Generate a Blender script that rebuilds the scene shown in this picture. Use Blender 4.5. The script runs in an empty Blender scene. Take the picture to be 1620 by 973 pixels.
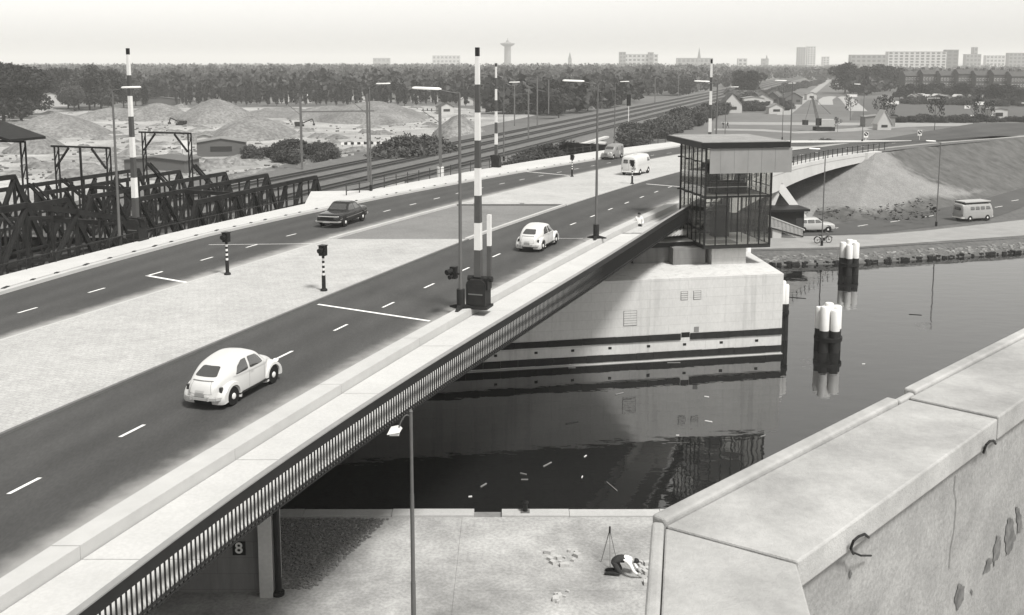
import bpy, bmesh, math, random
import numpy as np
from mathutils import Vector, Matrix
from mathutils.bvhtree import BVHTree
random.seed(7); rng = np.random.default_rng(7)
sc = bpy.context.scene
COL = sc.collection
# ---------------------------------------------------------------- camera
F, CX, CY, CZ = 1600.0, 810.0, 308.0, 18.2
PITCH = math.atan(210 / 1600.0)
cp, sp = math.cos(PITCH), math.sin(PITCH)
cam_d = bpy.data.cameras.new('camera'); cam = bpy.data.objects.new('camera', cam_d); COL.objects.link(cam)
cam.location = (0, 0, CZ); cam.rotation_euler = (math.pi / 2 - PITCH, 0, 0)
cam_d.sensor_width = 36; cam_d.lens = 36 * F / 1620; cam_d.shift_y = -(486.5 - CY) / 1620
cam_d.clip_start = .1; cam_d.clip_end = 30000
sc.camera = cam
# ---------------------------------------------------------------- sky and sun
SUN_H = Vector((-.62, .78)).normalized(); SUN_EL = math.radians(57)
w = bpy.data.worlds.new('World'); sc.world = w; w.use_nodes = True
nt = w.node_tree; nt.nodes.clear()
sky = nt.nodes.new('ShaderNodeTexSky'); sky.sky_type = 'NISHITA'; sky.sun_disc = False
sky.sun_elevation = SUN_EL; sky.sun_rotation = math.atan2(-SUN_H.x, -SUN_H.y)
sky.air_density = 2.2; sky.dust_density = 1.0; sky.ozone_density = 1.0
bw = nt.nodes.new('ShaderNodeRGBToBW'); tint = nt.nodes.new('ShaderNodeMixRGB'); tint.blend_type = 'MULTIPLY'
tint.inputs[0].default_value = 1; tint.inputs[2].default_value = (1, .985, .945, 1)
bg = nt.nodes.new('ShaderNodeBackground'); bg.inputs[1].default_value = .092
wo = nt.nodes.new('ShaderNodeOutputWorld')
nt.links.new(sky.outputs[0], bw.inputs[0]); nt.links.new(bw.outputs[0], tint.inputs[1])
nt.links.new(tint.outputs[0], bg.inputs[0]); nt.links.new(bg.outputs[0], wo.inputs[0])
sl = bpy.data.lights.new('sun', 'SUN'); sl.energy = 2.5; sl.angle = math.radians(11); sl.color = (1, .985, .95)
so = bpy.data.objects.new('sun', sl); COL.objects.link(so)
ld = Vector((SUN_H.x * math.cos(SUN_EL), SUN_H.y * math.cos(SUN_EL), -math.sin(SUN_EL)))
so.rotation_euler = ld.to_track_quat('-Z', 'Y').to_euler(); so.location = (60, -40, 90)
sc.view_settings.view_transform = 'Standard'; sc.view_settings.look = 'None'
sc.view_settings.exposure = 1.0; sc.view_settings.gamma = 1
sc.render.engine = 'CYCLES'; sc.cycles.use_denoising = True
sc.cycles.max_bounces = 6; sc.cycles.volume_bounces = 3; sc.cycles.transparent_max_bounces = 12
# ---------------------------------------------------------------- measuring helpers: picture point -> place on a plane
def G(u, v, z=0.0):
    a = (u - CX) / F; b = -(v - CY) / F
    t = (z - CZ) / (-sp + b * cp)
    return Vector((a * t, (cp + b * sp) * t, z))
def zr(y): return 7.8 - max(0.0, min(y, 160.0) - 60.0) * .016
def R(u, v, dz=0.0):
    z = 7.8
    for i in range(30):
        p = G(u, v, z); z = .5 * z + .5 * (zr(p.y) + dz)
    return p
def X(u, y, z=1.0): return (u - CX) / F * (y * cp - (z - CZ) * sp)
def Z(v, y):
    b = -(v - CY) / F
    return CZ + (-sp + b * cp) / (cp + b * sp) * y
GZ = 1.0      # level of the low land, water is 0
# ---------------------------------------------------------------- materials
MATS = {}
def mat(name, col, rough=.8, var=.12, scale=3.0, bump=0.0, bscale=40.0, spec=.3, metal=0.0, world=False, big=0.0, bigscale=.3, stretch=(1, 1, 1), speck=0.0):
    m = bpy.data.materials.new(name); m.use_nodes = True; n = m.node_tree; L = n.links
    b = n.nodes['Principled BSDF']
    if name not in ('white_paint', 'road_paint', 'lamp_glass', 'white_cloth'): col *= .68 if name != 'car_white' else .70
    if not isinstance(col, tuple): col = (col, col * .993, col * .975)
    b.inputs['Roughness'].default_value = rough; b.inputs['Metallic'].default_value = metal
    b.inputs['Specular IOR Level'].default_value = spec
    if world: src = n.nodes.new('ShaderNodeNewGeometry').outputs['Position']
    else: src = n.nodes.new('ShaderNodeTexCoord').outputs['Object']
    mp = n.nodes.new('ShaderNodeMapping'); mp.inputs['Scale'].default_value = stretch
    L.new(src, mp.inputs[0])
    def noise(s, d=5, r=.6):
        t = n.nodes.new('ShaderNodeTexNoise'); t.inputs['Scale'].default_value = s
        t.inputs['Detail'].default_value = d; t.inputs['Roughness'].default_value = r
        L.new(mp.outputs[0], t.inputs[0]); return t.outputs[0]
    def mr(o, lo, hi, a=.25, c=.75):
        k = n.nodes.new('ShaderNodeMapRange'); k.inputs[1].default_value = a; k.inputs[2].default_value = c
        k.inputs[3].default_value = lo; k.inputs[4].default_value = hi; L.new(o, k.inputs[0]); return k.outputs[0]
    def mul(a, c):
        k = n.nodes.new('ShaderNodeMath'); k.operation = 'MULTIPLY'; L.new(a, k.inputs[0]); L.new(c, k.inputs[1]); return k.outputs[0]
    f = mr(noise(scale), 1 - var, 1 + var)
    if big: f = mul(f, mr(noise(bigscale, 3), 1 - big, 1 + big))
    if speck: f = mul(f, mr(noise(scale * 9, 2), 1 - speck, 1 + speck, .35, .65))
    x = n.nodes.new('ShaderNodeVectorMath'); x.operation = 'SCALE'; x.inputs[0].default_value = col
    L.new(f, x.inputs['Scale']); L.new(x.outputs[0], b.inputs['Base Color'])
    if bump:
        k = n.nodes.new('ShaderNodeBump'); k.inputs['Strength'].default_value = min(1, bump); k.inputs['Distance'].default_value = .02 * max(1, bump)
        L.new(noise(bscale, 4), k.inputs['Height']); L.new(k.outputs[0], b.inputs['Normal'])
    MATS[name] = m; return m
asphalt = mat('asphalt', .082, .85, .1, 1.2, .4, 60, world=True, big=.22, bigscale=.12, stretch=(1.6, .5, 1), speck=.10)
asphalt_old = mat('asphalt_grey', .25, .9, .1, .8, .4, 60, world=True, big=.15, bigscale=.15, speck=.1)
road_low = mat('asphalt_low', .10, .9, .1, .5, .3, 30, world=True, big=.15, bigscale=.1)
paint = mat('road_paint', .74, .7, .14, 6, world=True, speck=.12)
paving = mat('clinker_paving', .56, .85, .08, 1.5, .5, 14, world=True, big=.12, bigscale=.25, speck=.12)
conc_white = mat('pale_concrete', .67, .85, .05, 1.2, .25, 30, world=True, big=.07, bigscale=.25, speck=.04)
conc_kerb = mat('kerb_concrete', .62, .85, .06, 2, .25, 30, world=True, big=.06, bigscale=.3)
conc = mat('concrete', .58, .85, .07, 1.0, .3, 25, world=True, big=.09, bigscale=.2, speck=.05)
conc_pier = mat('pier_concrete', .77, .85, .05, .8, .25, 12, world=True, big=.08, bigscale=.18, speck=.04, stretch=(1, 1, .5))
conc_dark = mat('board_marked_concrete', .27, .9, .15, 2, .4, 20, world=True, big=.15, bigscale=.4, stretch=(1.5, 1.5, .4))
conc_rough = mat('rough_parapet_concrete', .36, .95, .18, 3.5, .5, 25, world=True, big=.16, bigscale=.9, speck=.10)
coping_m = mat('coping_concrete', .47, .9, .14, 2.2, .3, 60, world=True, big=.26, bigscale=1.3, speck=.05)
quay_m = mat('quay_concrete', .46, .9, .22, .9, .6, 20, world=True, big=.45, bigscale=.28, speck=.14)
cobble_m = mat('cobble_stone', .26, .95, .3, 5, 1.0, 12, world=True, speck=.25)
steel_dark = mat('dark_steel', .026, .6, .4, 3, .2, 20, spec=.2)
steel_rust = mat('rusted_truss_steel', .026, .8, .6, .8, .4, 20, spec=.15)
steel_grey = mat('grey_paint_steel', .17, .55, .12, 4, spec=.4)
post_grey = mat('lamp_post_grey', .15, .5, .12, 4, spec=.4)
black = mat('black_paint', .014, .5, .3, 6, spec=.25)
rail_black = mat('railing_black', .014, .5, .3, 3, spec=.35)
rail_top = mat('railing_top_grey', .35, .6, .1, 3)
white_p = mat('white_paint', .64, .5, .05, 3, spec=.4)
barrier_grey = mat('barrier_grey', .10, .5, .1, 3)
grass = mat('grass', .13, .95, .25, .6, .8, 8, world=True, big=.25, bigscale=.04, speck=.2)
field_m = mat('field', .15, .95, .18, .25, .5, 3, world=True, big=.28, bigscale=.018, speck=.15)
sand = mat('sand', .42, .95, .22, .25, 1.5, .9, world=True, big=.40, bigscale=.06, speck=.22)
sandheap = mat('sand_heap', .23, .95, .25, .16, 6, .7, world=True, big=.22, bigscale=.12, speck=.30)
slope_m = mat('gravel_slope', .285, .95, .14, .8, 1.0, 6, world=True, big=.12, bigscale=.1, speck=.2)
slope_g = mat('rough_grass_slope', .14, .95, .22, .8, 1.0, 5, world=True, big=.2, bigscale=.1, speck=.25)
stone_m = mat('riprap_stone', .30, .9, .8, 1.2, .5, 8, world=True)
path_m = mat('path_gravel', .37, .95, .1, .8, .4, 12, world=True, big=.1, bigscale=.1)
ballast = mat('rail_ballast', .165, .95, .2, 1.0, .8, 8, world=True, big=.12, bigscale=.06, speck=.2)
rail_m = mat('rail_steel', .045, .55, .2, 2, world=True)
leaf = mat('leaf', .052, .7, .5, .12, spec=.25, world=True)
leaf_d = mat('leaf_dark', .034, .7, .45, .2, spec=.25, world=True)
leaf_l = mat('leaf_light', .095, .75, .4, .25, spec=.2, world=True)
bark = mat('bark', .07, .9, .3, 2)
rubber = mat('tyre_rubber', .012, .8, .1, 5)
chrome = mat('chrome', .72, .3, .02, 2, metal=.55)
car_white = mat('car_white', .74, .25, .02, 2, spec=.5)
car_dark = mat('car_dark', .022, .07, .05, 2, spec=.6)
car_grey = mat('car_grey', .27, .35, .05, 2, spec=.5)
car_lgrey = mat('car_light_grey', .52, .35, .05, 2, spec=.5)
van_grey = mat('van_grey', .40, .35, .05, 2, spec=.5)
glass_car = mat('car_glass', .06, .04, .1, 2, spec=1.0)
glass_car.node_tree.nodes['Principled BSDF'].inputs['Coat Weight'].default_value = 1.0
interior = mat('car_interior', .02, .9, .1, 2)
lampglass = mat('lamp_glass', .82, .35, .03, 2)
red_l = mat('tail_lens', .06, .3, .1, 2)
roof_felt = mat('roof_gravel', .36, .95, .12, 2.0, .8, 30, big=.14, bigscale=.5, speck=.15)
brick_d = mat('dark_brick', .10, .9, .25, .4, world=True, big=.15, bigscale=.05)
bld_white = mat('far_white_render', .62, .9, .05, .1, world=True)
bld_grey = mat('far_grey_render', .27, .9, .1, .1, world=True)
bld_dark = mat('far_dark_brick', .14, .9, .1, .1, world=True)
win_dark = mat('far_window', .035, .2, .2, .5, spec=.6)
roof_tile = mat('roof_tile', .09, .9, .2, 1, world=True)
skin_m = mat('skin', .38, .6, .05, 5)
hair_m = mat('hair', .02, .7, .2, 20)
cloth_w = mat('white_cloth', .72, .9, .06, 8)
cloth_d = mat('dark_cloth', .05, .9, .15, 8)
timber = mat('tarred_timber', .022, .8, .4, 3, .4, 12)
wood = mat('grey_wood', .28, .9, .2, 4)
mud = mat('mud_stain', .10, .95, .3, 1.5, world=True)
def dusty(m):
    # dust swept against the kerb: lighter grit in the last half metre of the lane
    n = m.node_tree; L = n.links; b = n.nodes['Principled BSDF']; old = b.inputs['Base Color'].links[0].from_socket
    at = n.nodes.new('ShaderNodeAttribute'); at.attribute_name = 'across'
    g = n.nodes.new('ShaderNodeNewGeometry'); t = n.nodes.new('ShaderNodeTexNoise'); t.inputs['Scale'].default_value = 1.6; t.inputs['Detail'].default_value = 6; L.new(g.outputs['Position'], t.inputs[0])
    ad = n.nodes.new('ShaderNodeMath'); ad.operation = 'MULTIPLY_ADD'; ad.inputs[1].default_value = .10; L.new(t.outputs[0], ad.inputs[0]); L.new(at.outputs['Fac'], ad.inputs[2])
    r = n.nodes.new('ShaderNodeMapRange'); r.interpolation_type = 'SMOOTHSTEP'; r.inputs[1].default_value = .86; r.inputs[2].default_value = 1.03; r.inputs[3].default_value = 0; r.inputs[4].default_value = .85; L.new(ad.outputs[0], r.inputs[0])
    mx = n.nodes.new('ShaderNodeMixRGB'); mx.inputs[2].default_value = (.36, .355, .345, 1); L.new(r.outputs[0], mx.inputs[0]); L.new(old, mx.inputs[1]); L.new(mx.outputs[0], b.inputs['Base Color'])
def overlay(m, kind):
    # wear laid over a material's own colour
    n = m.node_tree; L = n.links; b = n.nodes['Principled BSDF']; old = b.inputs['Base Color'].links[0].from_socket
    g = n.nodes.new('ShaderNodeNewGeometry'); sx = n.nodes.new('ShaderNodeSeparateXYZ'); L.new(g.outputs['Position'], sx.inputs[0])
    cb = n.nodes.new('ShaderNodeCombineXYZ'); fac = None
    if kind == 'forms':       # shuttering joints and water runs on cast concrete
        L.new(sx.outputs[0], cb.inputs[0]); L.new(sx.outputs[2], cb.inputs[1])
        br = n.nodes.new('ShaderNodeTexBrick'); br.inputs['Scale'].default_value = 1; br.inputs['Brick Width'].default_value = 2.4; br.inputs['Row Height'].default_value = .55; br.inputs['Mortar Size'].default_value = .012
        br.inputs['Color1'].default_value = (1, 1, 1, 1); br.inputs['Color2'].default_value = (.95, .95, .95, 1); br.inputs['Mortar'].default_value = (.80, .80, .80, 1); L.new(cb.outputs[0], br.inputs[0]); fac = br.outputs[0]
        mp = n.nodes.new('ShaderNodeMapping'); mp.inputs['Scale'].default_value = (2.6, 2.6, .12); L.new(g.outputs['Position'], mp.inputs[0]); t = n.nodes.new('ShaderNodeTexNoise'); t.inputs['Scale'].default_value = 1; t.inputs['Detail'].default_value = 5; L.new(mp.outputs[0], t.inputs[0])
        r = n.nodes.new('ShaderNodeMapRange'); r.inputs[1].default_value = .52; r.inputs[2].default_value = .72; r.inputs[3].default_value = 1; r.inputs[4].default_value = .80; L.new(t.outputs[0], r.inputs[0])
        k = n.nodes.new('ShaderNodeMixRGB'); k.blend_type = 'MULTIPLY'; k.inputs[0].default_value = 1; L.new(fac, k.inputs[1]); L.new(r.outputs[0], k.inputs[2]); fac = k.outputs[0]
    elif kind == 'bricks':
        L.new(sx.outputs[0], cb.inputs[0]); L.new(sx.outputs[1], cb.inputs[1]); mp = n.nodes.new('ShaderNodeMapping'); mp.inputs['Rotation'].default_value = (0, 0, math.radians(20)); L.new(cb.outputs[0], mp.inputs[0])
        br = n.nodes.new('ShaderNodeTexBrick'); br.inputs['Scale'].default_value = 1; br.inputs['Brick Width'].default_value = .30; br.inputs['Row Height'].default_value = .20; br.inputs['Mortar Size'].default_value = .012
        br.inputs['Color1'].default_value = (1.04, 1.04, 1.04, 1); br.inputs['Color2'].default_value = (.93, .93, .93, 1); br.inputs['Mortar'].default_value = (.80, .80, .80, 1); L.new(mp.outputs[0], br.inputs[0]); fac = br.outputs[0]
    else:                      # wheel paths polished and oil drip line along each lane
        at = n.nodes.new('ShaderNodeAttribute'); at.attribute_name = 'across'; w_ = n.nodes.new('ShaderNodeMath'); w_.operation = 'MULTIPLY'; w_.inputs[1].default_value = 25.1; L.new(at.outputs['Fac'], w_.inputs[0])
        s_ = n.nodes.new('ShaderNodeMath'); s_.operation = 'SINE'; L.new(w_.outputs[0], s_.inputs[0]); mp = n.nodes.new('ShaderNodeMapping'); mp.inputs['Rotation'].default_value = (0, 0, math.radians(20)); mp.inputs['Scale'].default_value = (.9, .10, 1); L.new(g.outputs['Position'], mp.inputs[0])
        t = n.nodes.new('ShaderNodeTexNoise'); t.inputs['Scale'].default_value = 1.2; t.inputs['Detail'].default_value = 6; L.new(mp.outputs[0], t.inputs[0]); q = n.nodes.new('ShaderNodeMath'); q.operation = 'MULTIPLY'; L.new(s_.outputs[0], q.inputs[0]); L.new(t.outputs[0], q.inputs[1])
        r = n.nodes.new('ShaderNodeMapRange'); r.inputs[1].default_value = -.6; r.inputs[2].default_value = .6; r.inputs[3].default_value = .90; r.inputs[4].default_value = 1.10; L.new(q.outputs[0], r.inputs[0])
        t2 = n.nodes.new('ShaderNodeTexNoise'); t2.inputs['Scale'].default_value = .9; t2.inputs['Detail'].default_value = 8; t2.inputs['Roughness'].default_value = .7; L.new(g.outputs['Position'], t2.inputs[0]); r2 = n.nodes.new('ShaderNodeMapRange'); r2.inputs[1].default_value = .60; r2.inputs[2].default_value = .74; r2.inputs[3].default_value = 1; r2.inputs[4].default_value = .68; L.new(t2.outputs[0], r2.inputs[0])
        k = n.nodes.new('ShaderNodeMath'); k.operation = 'MULTIPLY'; L.new(r.outputs[0], k.inputs[0]); L.new(r2.outputs[0], k.inputs[1]); fac = k.outputs[0]
    mx = n.nodes.new('ShaderNodeMixRGB'); mx.blend_type = 'MULTIPLY'; mx.inputs[0].default_value = 1; L.new(old, mx.inputs[1]); L.new(fac, mx.inputs[2]); L.new(mx.outputs[0], b.inputs['Base Color'])
overlay(asphalt, 'lanes'); overlay(conc_pier, 'forms'); overlay(conc_dark, 'forms'); overlay(paving, 'bricks')
dusty(asphalt)
# gravel slope fading into rough grass, by an attribute on the mesh
emb_m = slope_m.copy(); n = emb_m.node_tree; b = n.nodes['Principled BSDF']; old = b.inputs['Base Color'].links[0].from_socket
at = n.nodes.new('ShaderNodeAttribute'); at.attribute_name = 'grassy'; g = n.nodes.new('ShaderNodeNewGeometry'); t = n.nodes.new('ShaderNodeTexNoise'); t.inputs['Scale'].default_value = .8; t.inputs['Detail'].default_value = 6; n.links.new(g.outputs['Position'], t.inputs[0])
k = n.nodes.new('ShaderNodeMath'); k.operation = 'ADD'; n.links.new(at.outputs['Fac'], k.inputs[0]); n.links.new(t.outputs[0], k.inputs[1]); r = n.nodes.new('ShaderNodeMapRange'); r.inputs[1].default_value = .82; r.inputs[2].default_value = 1.18; n.links.new(k.outputs[0], r.inputs[0])
t2 = n.nodes.new('ShaderNodeTexNoise'); t2.inputs['Scale'].default_value = .5; t2.inputs['Detail'].default_value = 7; t2.inputs['Roughness'].default_value = .7; n.links.new(g.outputs['Position'], t2.inputs[0]); rr = n.nodes.new('ShaderNodeValToRGB'); rr.color_ramp.elements[0].position = .3; rr.color_ramp.elements[0].color = (.050, .0495, .048, 1); rr.color_ramp.elements[1].position = .75; rr.color_ramp.elements[1].color = (.125, .124, .121, 1); n.links.new(t2.outputs[0], rr.inputs[0])
mx = n.nodes.new('ShaderNodeMixRGB'); n.links.new(r.outputs[0], mx.inputs[0]); n.links.new(old, mx.inputs[1]); n.links.new(rr.outputs[0], mx.inputs[2]); n.links.new(mx.outputs[0], b.inputs['Base Color'])
# water: a still canal, slightly rippled
m = bpy.data.materials.new('canal_water'); m.use_nodes = True; n = m.node_tree; b = n.nodes['Principled BSDF']
b.inputs['Base Color'].default_value = (.010, .010, .0098, 1); b.inputs['Roughness'].default_value = .015; b.inputs['IOR'].default_value = 1.95
ge = n.nodes.new('ShaderNodeNewGeometry'); mp = n.nodes.new('ShaderNodeMapping'); mp.inputs['Scale'].default_value = (.55, 1.0, 1)
n.links.new(ge.outputs['Position'], mp.inputs[0])
t1 = n.nodes.new('ShaderNodeTexNoise'); t1.inputs['Scale'].default_value = .9; t1.inputs['Detail'].default_value = 3.0
n.links.new(mp.outputs[0], t1.inputs[0])
bp = n.nodes.new('ShaderNodeBump'); bp.inputs['Strength'].default_value = .17; bp.inputs['Distance'].default_value = .07
n.links.new(t1.outputs[0], bp.inputs['Height']); n.links.new(bp.outputs[0], b.inputs['Normal'])
water_m = m
# clear window glass
m = bpy.data.materials.new('window_glass'); m.use_nodes = True; n = m.node_tree; n.nodes.clear()
o_ = n.nodes.new('ShaderNodeOutputMaterial'); mx = n.nodes.new('ShaderNodeMixShader'); lw = n.nodes.new('ShaderNodeLayerWeight'); fr = n.nodes.new('ShaderNodeMapRange'); fr.inputs[1].default_value = .35; fr.inputs[2].default_value = 1.0; fr.inputs[3].default_value = .045; fr.inputs[4].default_value = .45; n.links.new(lw.outputs['Facing'], fr.inputs[0])
tr = n.nodes.new('ShaderNodeBsdfTransparent'); tr.inputs[0].default_value = (.88, .88, .87, 1); gl = n.nodes.new('ShaderNodeBsdfGlossy'); gl.inputs['Roughness'].default_value = .02
n.links.new(fr.outputs[0], mx.inputs[0]); n.links.new(tr.outputs[0], mx.inputs[1]); n.links.new(gl.outputs[0], mx.inputs[2]); n.links.new(mx.outputs[0], o_.inputs[0])
glass_m = m
# ---------------------------------------------------------------- mesh builder
class MB:
    def __init__(s): s.V = []; s.Fc = []; s.mi = []; s.cur = 0
    def add(s, vs, fs):
        k = len(s.V); s.V += [tuple(v) for v in vs]; s.Fc += [tuple(i + k for i in f) for f in fs]; s.mi += [s.cur] * len(fs); return s
    def box(s, c, d, rz=0.0):
        x, y, z = d[0] / 2, d[1] / 2, d[2] / 2; ca, sa = math.cos(rz), math.sin(rz)
        vs = [(c[0] + a * x * ca - e * y * sa, c[1] + a * x * sa + e * y * ca, c[2] + h * z) for a, e, h in
              ((-1, -1, -1), (1, -1, -1), (1, 1, -1), (-1, 1, -1), (-1, -1, 1), (1, -1, 1), (1, 1, 1), (-1, 1, 1))]
        return s.add(vs, [(0, 3, 2, 1), (4, 5, 6, 7), (0, 1, 5, 4), (1, 2, 6, 5), (2, 3, 7, 6), (3, 0, 4, 7)])
    def beam(s, p, q, wd, h):
        p = Vector(p); q = Vector(q); d = (q - p).normalized()
        r = d.cross(Vector((0, 0, 1)))
        if r.length < 1e-4: r = Vector((1, 0, 0))
        r.normalize(); t = r.cross(d)
        vs = [e + r * a * wd / 2 + t * c * h / 2 for e in (p, q) for a, c in ((-1, -1), (1, -1), (1, 1), (-1, 1))]
        return s.add(vs, [(0, 1, 2, 3), (7, 6, 5, 4), (0, 4, 5, 1), (1, 5, 6, 2), (2, 6, 7, 3), (3, 7, 4, 0)])
    def tube(s, p, q, r0, r1=None, n=10):
        if r1 is None: r1 = r0
        p = Vector(p); q = Vector(q); d = (q - p).normalized(); r = d.orthogonal().normalized(); t = d.cross(r); vs = []
        for e, rad in ((p, r0), (q, r1)):
            vs += [e + (r * math.cos(2 * math.pi * i / n) + t * math.sin(2 * math.pi * i / n)) * rad for i in range(n)]
        return s.add(vs, [(i, (i + 1) % n, n + (i + 1) % n, n + i) for i in range(n)] + [tuple(range(n - 1, -1, -1)), tuple(range(n, 2 * n))])
    def path(s, pts, r, n=6):
        for a, c in zip(pts[:-1], pts[1:]): s.tube(a, c, r, r, n)
        return s
    def prism(s, poly, z0, z1):
        n = len(poly); vs = [(p[0], p[1], z0) for p in poly] + [(p[0], p[1], z1) for p in poly]
        return s.add(vs, [tuple(range(n - 1, -1, -1)), tuple(range(n, 2 * n))] + [(i, (i + 1) % n, n + (i + 1) % n, n + i) for i in range(n)])
    def lathe(s, prof, n=16, c=(0, 0, 0), axis='z'):
        vs = []
        for r, h in prof:
            for i in range(n):
                a = 2 * math.pi * i / n; x, y = r * math.cos(a), r * math.sin(a)
                vs.append((c[0] + x, c[1] + y, c[2] + h) if axis == 'z' else (c[0] + x, c[1] + h, c[2] + y))
        m_ = len(prof); fs = [(j * n + i, j * n + (i + 1) % n, (j + 1) * n + (i + 1) % n, (j + 1) * n + i) for j in range(m_ - 1) for i in range(n)]
        return s.add(vs, fs + [tuple(range(n - 1, -1, -1)), tuple((m_ - 1) * n + i for i in range(n))])
    def mesh(s, name, mt, smooth=False):
        me = bpy.data.meshes.new(name); me.from_pydata(s.V, [], s.Fc)
        for q in (mt if isinstance(mt, (list, tuple)) else [mt]): me.materials.append(q)
        if any(s.mi): me.polygons.foreach_set('material_index', s.mi)
        bm = bmesh.new(); bm.from_mesh(me); bmesh.ops.recalc_face_normals(bm, faces=bm.faces); bm.to_mesh(me); bm.free()
        if smooth:
            me.polygons.foreach_set('use_smooth', [True] * len(me.polygons))
            try: me.set_sharp_from_angle(angle=math.radians(40))
            except Exception: pass
        me.update(); return me
    def build(s, name, mt, parent=None, smooth=False, loc=None):
        return put(name, s.mesh(name, mt, smooth), parent, loc)
def put(name, me, parent=None, loc=None, rz=0.0):
    o = bpy.data.objects.new(name, me); COL.objects.link(o)
    if parent is not None: o.parent = parent; KIDS.setdefault(parent.name, []).append(o)
    if loc is not None: o.location = loc
    if rz: o.rotation_euler = (0, 0, rz)
    return o
KIDS = {}
def tag(o, label, cat, group=None):
    o['label'] = label; o['category'] = cat
    if group: o['group'] = group
    return o
def struct(o, label=None):
    o['kind'] = 'structure'
    if label: o['label'] = label
    return o
def stuff(o, label=None, cat=None):
    o['kind'] = 'stuff'
    if label: o['label'] = label
    if cat: o['category'] = cat
    return o
def thing(name, label, cat, loc=(0, 0, 0), rz=0.0, group=None):
    o = bpy.data.objects.new(name, None); COL.objects.link(o); o.location = loc; o.rotation_euler = (0, 0, rz); o.empty_display_size = .3
    return tag(o, label, cat, group)
def copy_tree(o, loc=None, rz=None, label=None, parent=None, scale=None):
    c = o.copy(); COL.objects.link(c)
    if parent is not None: c.parent = parent; KIDS.setdefault(parent.name, []).append(c)
    if loc is not None: c.location = loc
    if rz is not None: c.rotation_euler = (0, 0, rz)
    if scale is not None: c.scale = scale
    if label: c['label'] = label
    for ch in list(KIDS.get(o.name, [])): copy_tree(ch, parent=c)
    return c
def sheet(pts, zoff=0.0): return MB().add([(p[0], p[1], (p[2] if len(p) > 2 else 0) + zoff) for p in pts], [tuple(range(len(pts)))])
# ================================================================ SETTING
def edge(pix, dz=None, deg=4, extra=()):
    pts = [R(u, v, (dz if dz and i < 9 else 0)) for i, (u, v) in enumerate(pix)]
    pts = [(p.x, p.y) for p in pts] + list(extra)
    ys = np.array([p[1] for p in pts]); xs = np.array([p[0] for p in pts])
    co = np.polyfit(ys, xs, deg, w=1 / ys ** .7); y0, y1 = ys.min(), ys.max(); d = np.polyder(co)
    def f(y):
        if y < y0: return float(np.polyval(co, y0) + np.polyval(d, y0) * (y - y0))
        if y > y1: return float(np.polyval(co, y1) + np.polyval(d, y1) * (y - y1))
        return float(np.polyval(co, y))
    return f
AO = edge([(0, 440), (240, 384), (478, 327), (600, 300), (780, 266), (951, 242), (1079, 224)], deg=3)
AL_ = edge([(0, 463), (140, 427), (300, 388), (480, 340), (563, 320), (650, 303), (820, 275), (960, 252), (1080, 231)], deg=3)
FAR_A = [(24.0, 141.7), (33, 146), (42, 147.5), (52, 149), (62, 152.5), (84, 169), (125, 201)]
def AL(y):
    if y < 141: return AL_(y)
    return float(np.interp(y, [p[1] for p in FAR_A], [p[0] for p in FAR_A]))
AR_ = edge([(0, 541), (300, 447), (480, 392), (532, 378), (713, 327), (814, 300), (950, 270), (1080, 244)], deg=3)
def AR(y): return AR_(y) if y < 126 else float(np.interp(y, [126, 133, 139.5], [AR_(126), 28, 38]))
BL = edge([(0, 691), (113, 640), (280, 572), (371, 531), (480, 485), (680, 405), (744, 379), (895, 326), (1000, 292), (1080, 271), (1250, 239)])
BR = edge([(0, 907), (137, 832), (294, 736), (459, 640), (667, 515), (791, 445), (895, 396), (965, 365), (1049, 330), (1250, 257), (1400, 235.5), (1479, 227), (1620, 216)], dz=.30, deg=5)
CO = edge([(0, 969), (79, 919), (325, 755), (500, 650), (781, 479), (900, 414), (971, 375), (1069, 330)], deg=3)
RO = edge([(219, 973), (411, 825), (500, 756), (700, 612), (891, 476), (954, 439), (1039, 385), (1080, 362), (1226, 268), (1388, 243), (1479, 229), (1620, 218)], deg=5)
def yrange(y0, y1, st): 
    n = max(1, int(round((y1 - y0) / st))); return [y0 + (y1 - y0) * i / n for i in range(n + 1)]
def strip(e1, e2, y0, y1, zo=0.0, st=1.5, cross=1):
    mb = MB(); ys = yrange(y0, y1, st); vs = []
    for y in ys:
        a, b = e1(y), e2(y)
        for k in range(cross + 1): vs.append((a + (b - a) * k / cross, y, zr(y) + zo))
    c = cross + 1
    return mb.add(vs, [(i * c + k, i * c + k + 1, (i + 1) * c + k + 1, (i + 1) * c + k) for i in range(len(ys) - 1) for k in range(cross)])
def solid(e1, e2, y0, y1, zt, zb, st=1.5, mb=None):
    mb = mb or MB(); ys = yrange(y0, y1, st); vs = []
    for y in ys:
        b0 = zb(y) if callable(zb) else zb; t0 = zt(y) if callable(zt) else zt
        vs += [(e1(y), y, zr(y) + b0), (e2(y), y, zr(y) + b0), (e2(y), y, zr(y) + t0), (e1(y), y, zr(y) + t0)]
    fs = []
    for i in range(len(ys) - 1):
        k = 4 * i
        fs += [(k + j, k + (j + 1) % 4, k + 4 + (j + 1) % 4, k + 4 + j) for j in range(4)]
    k = 4 * (len(ys) - 1)
    return mb.add(vs, fs + [(0, 1, 2, 3), (k + 3, k + 2, k + 1, k)])
def across(o, cross):
    k = cross + 1; at = o.data.attributes.new('across', 'FLOAT', 'POINT'); at.data.foreach_set('value', [(i % k) / cross for i in range(len(o.data.vertices))]); return o
def off(e, d): return lambda y: e(y) + d
def lerp(e1, e2, t): return lambda y: e1(y) * (1 - t) + e2(y) * t

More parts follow.
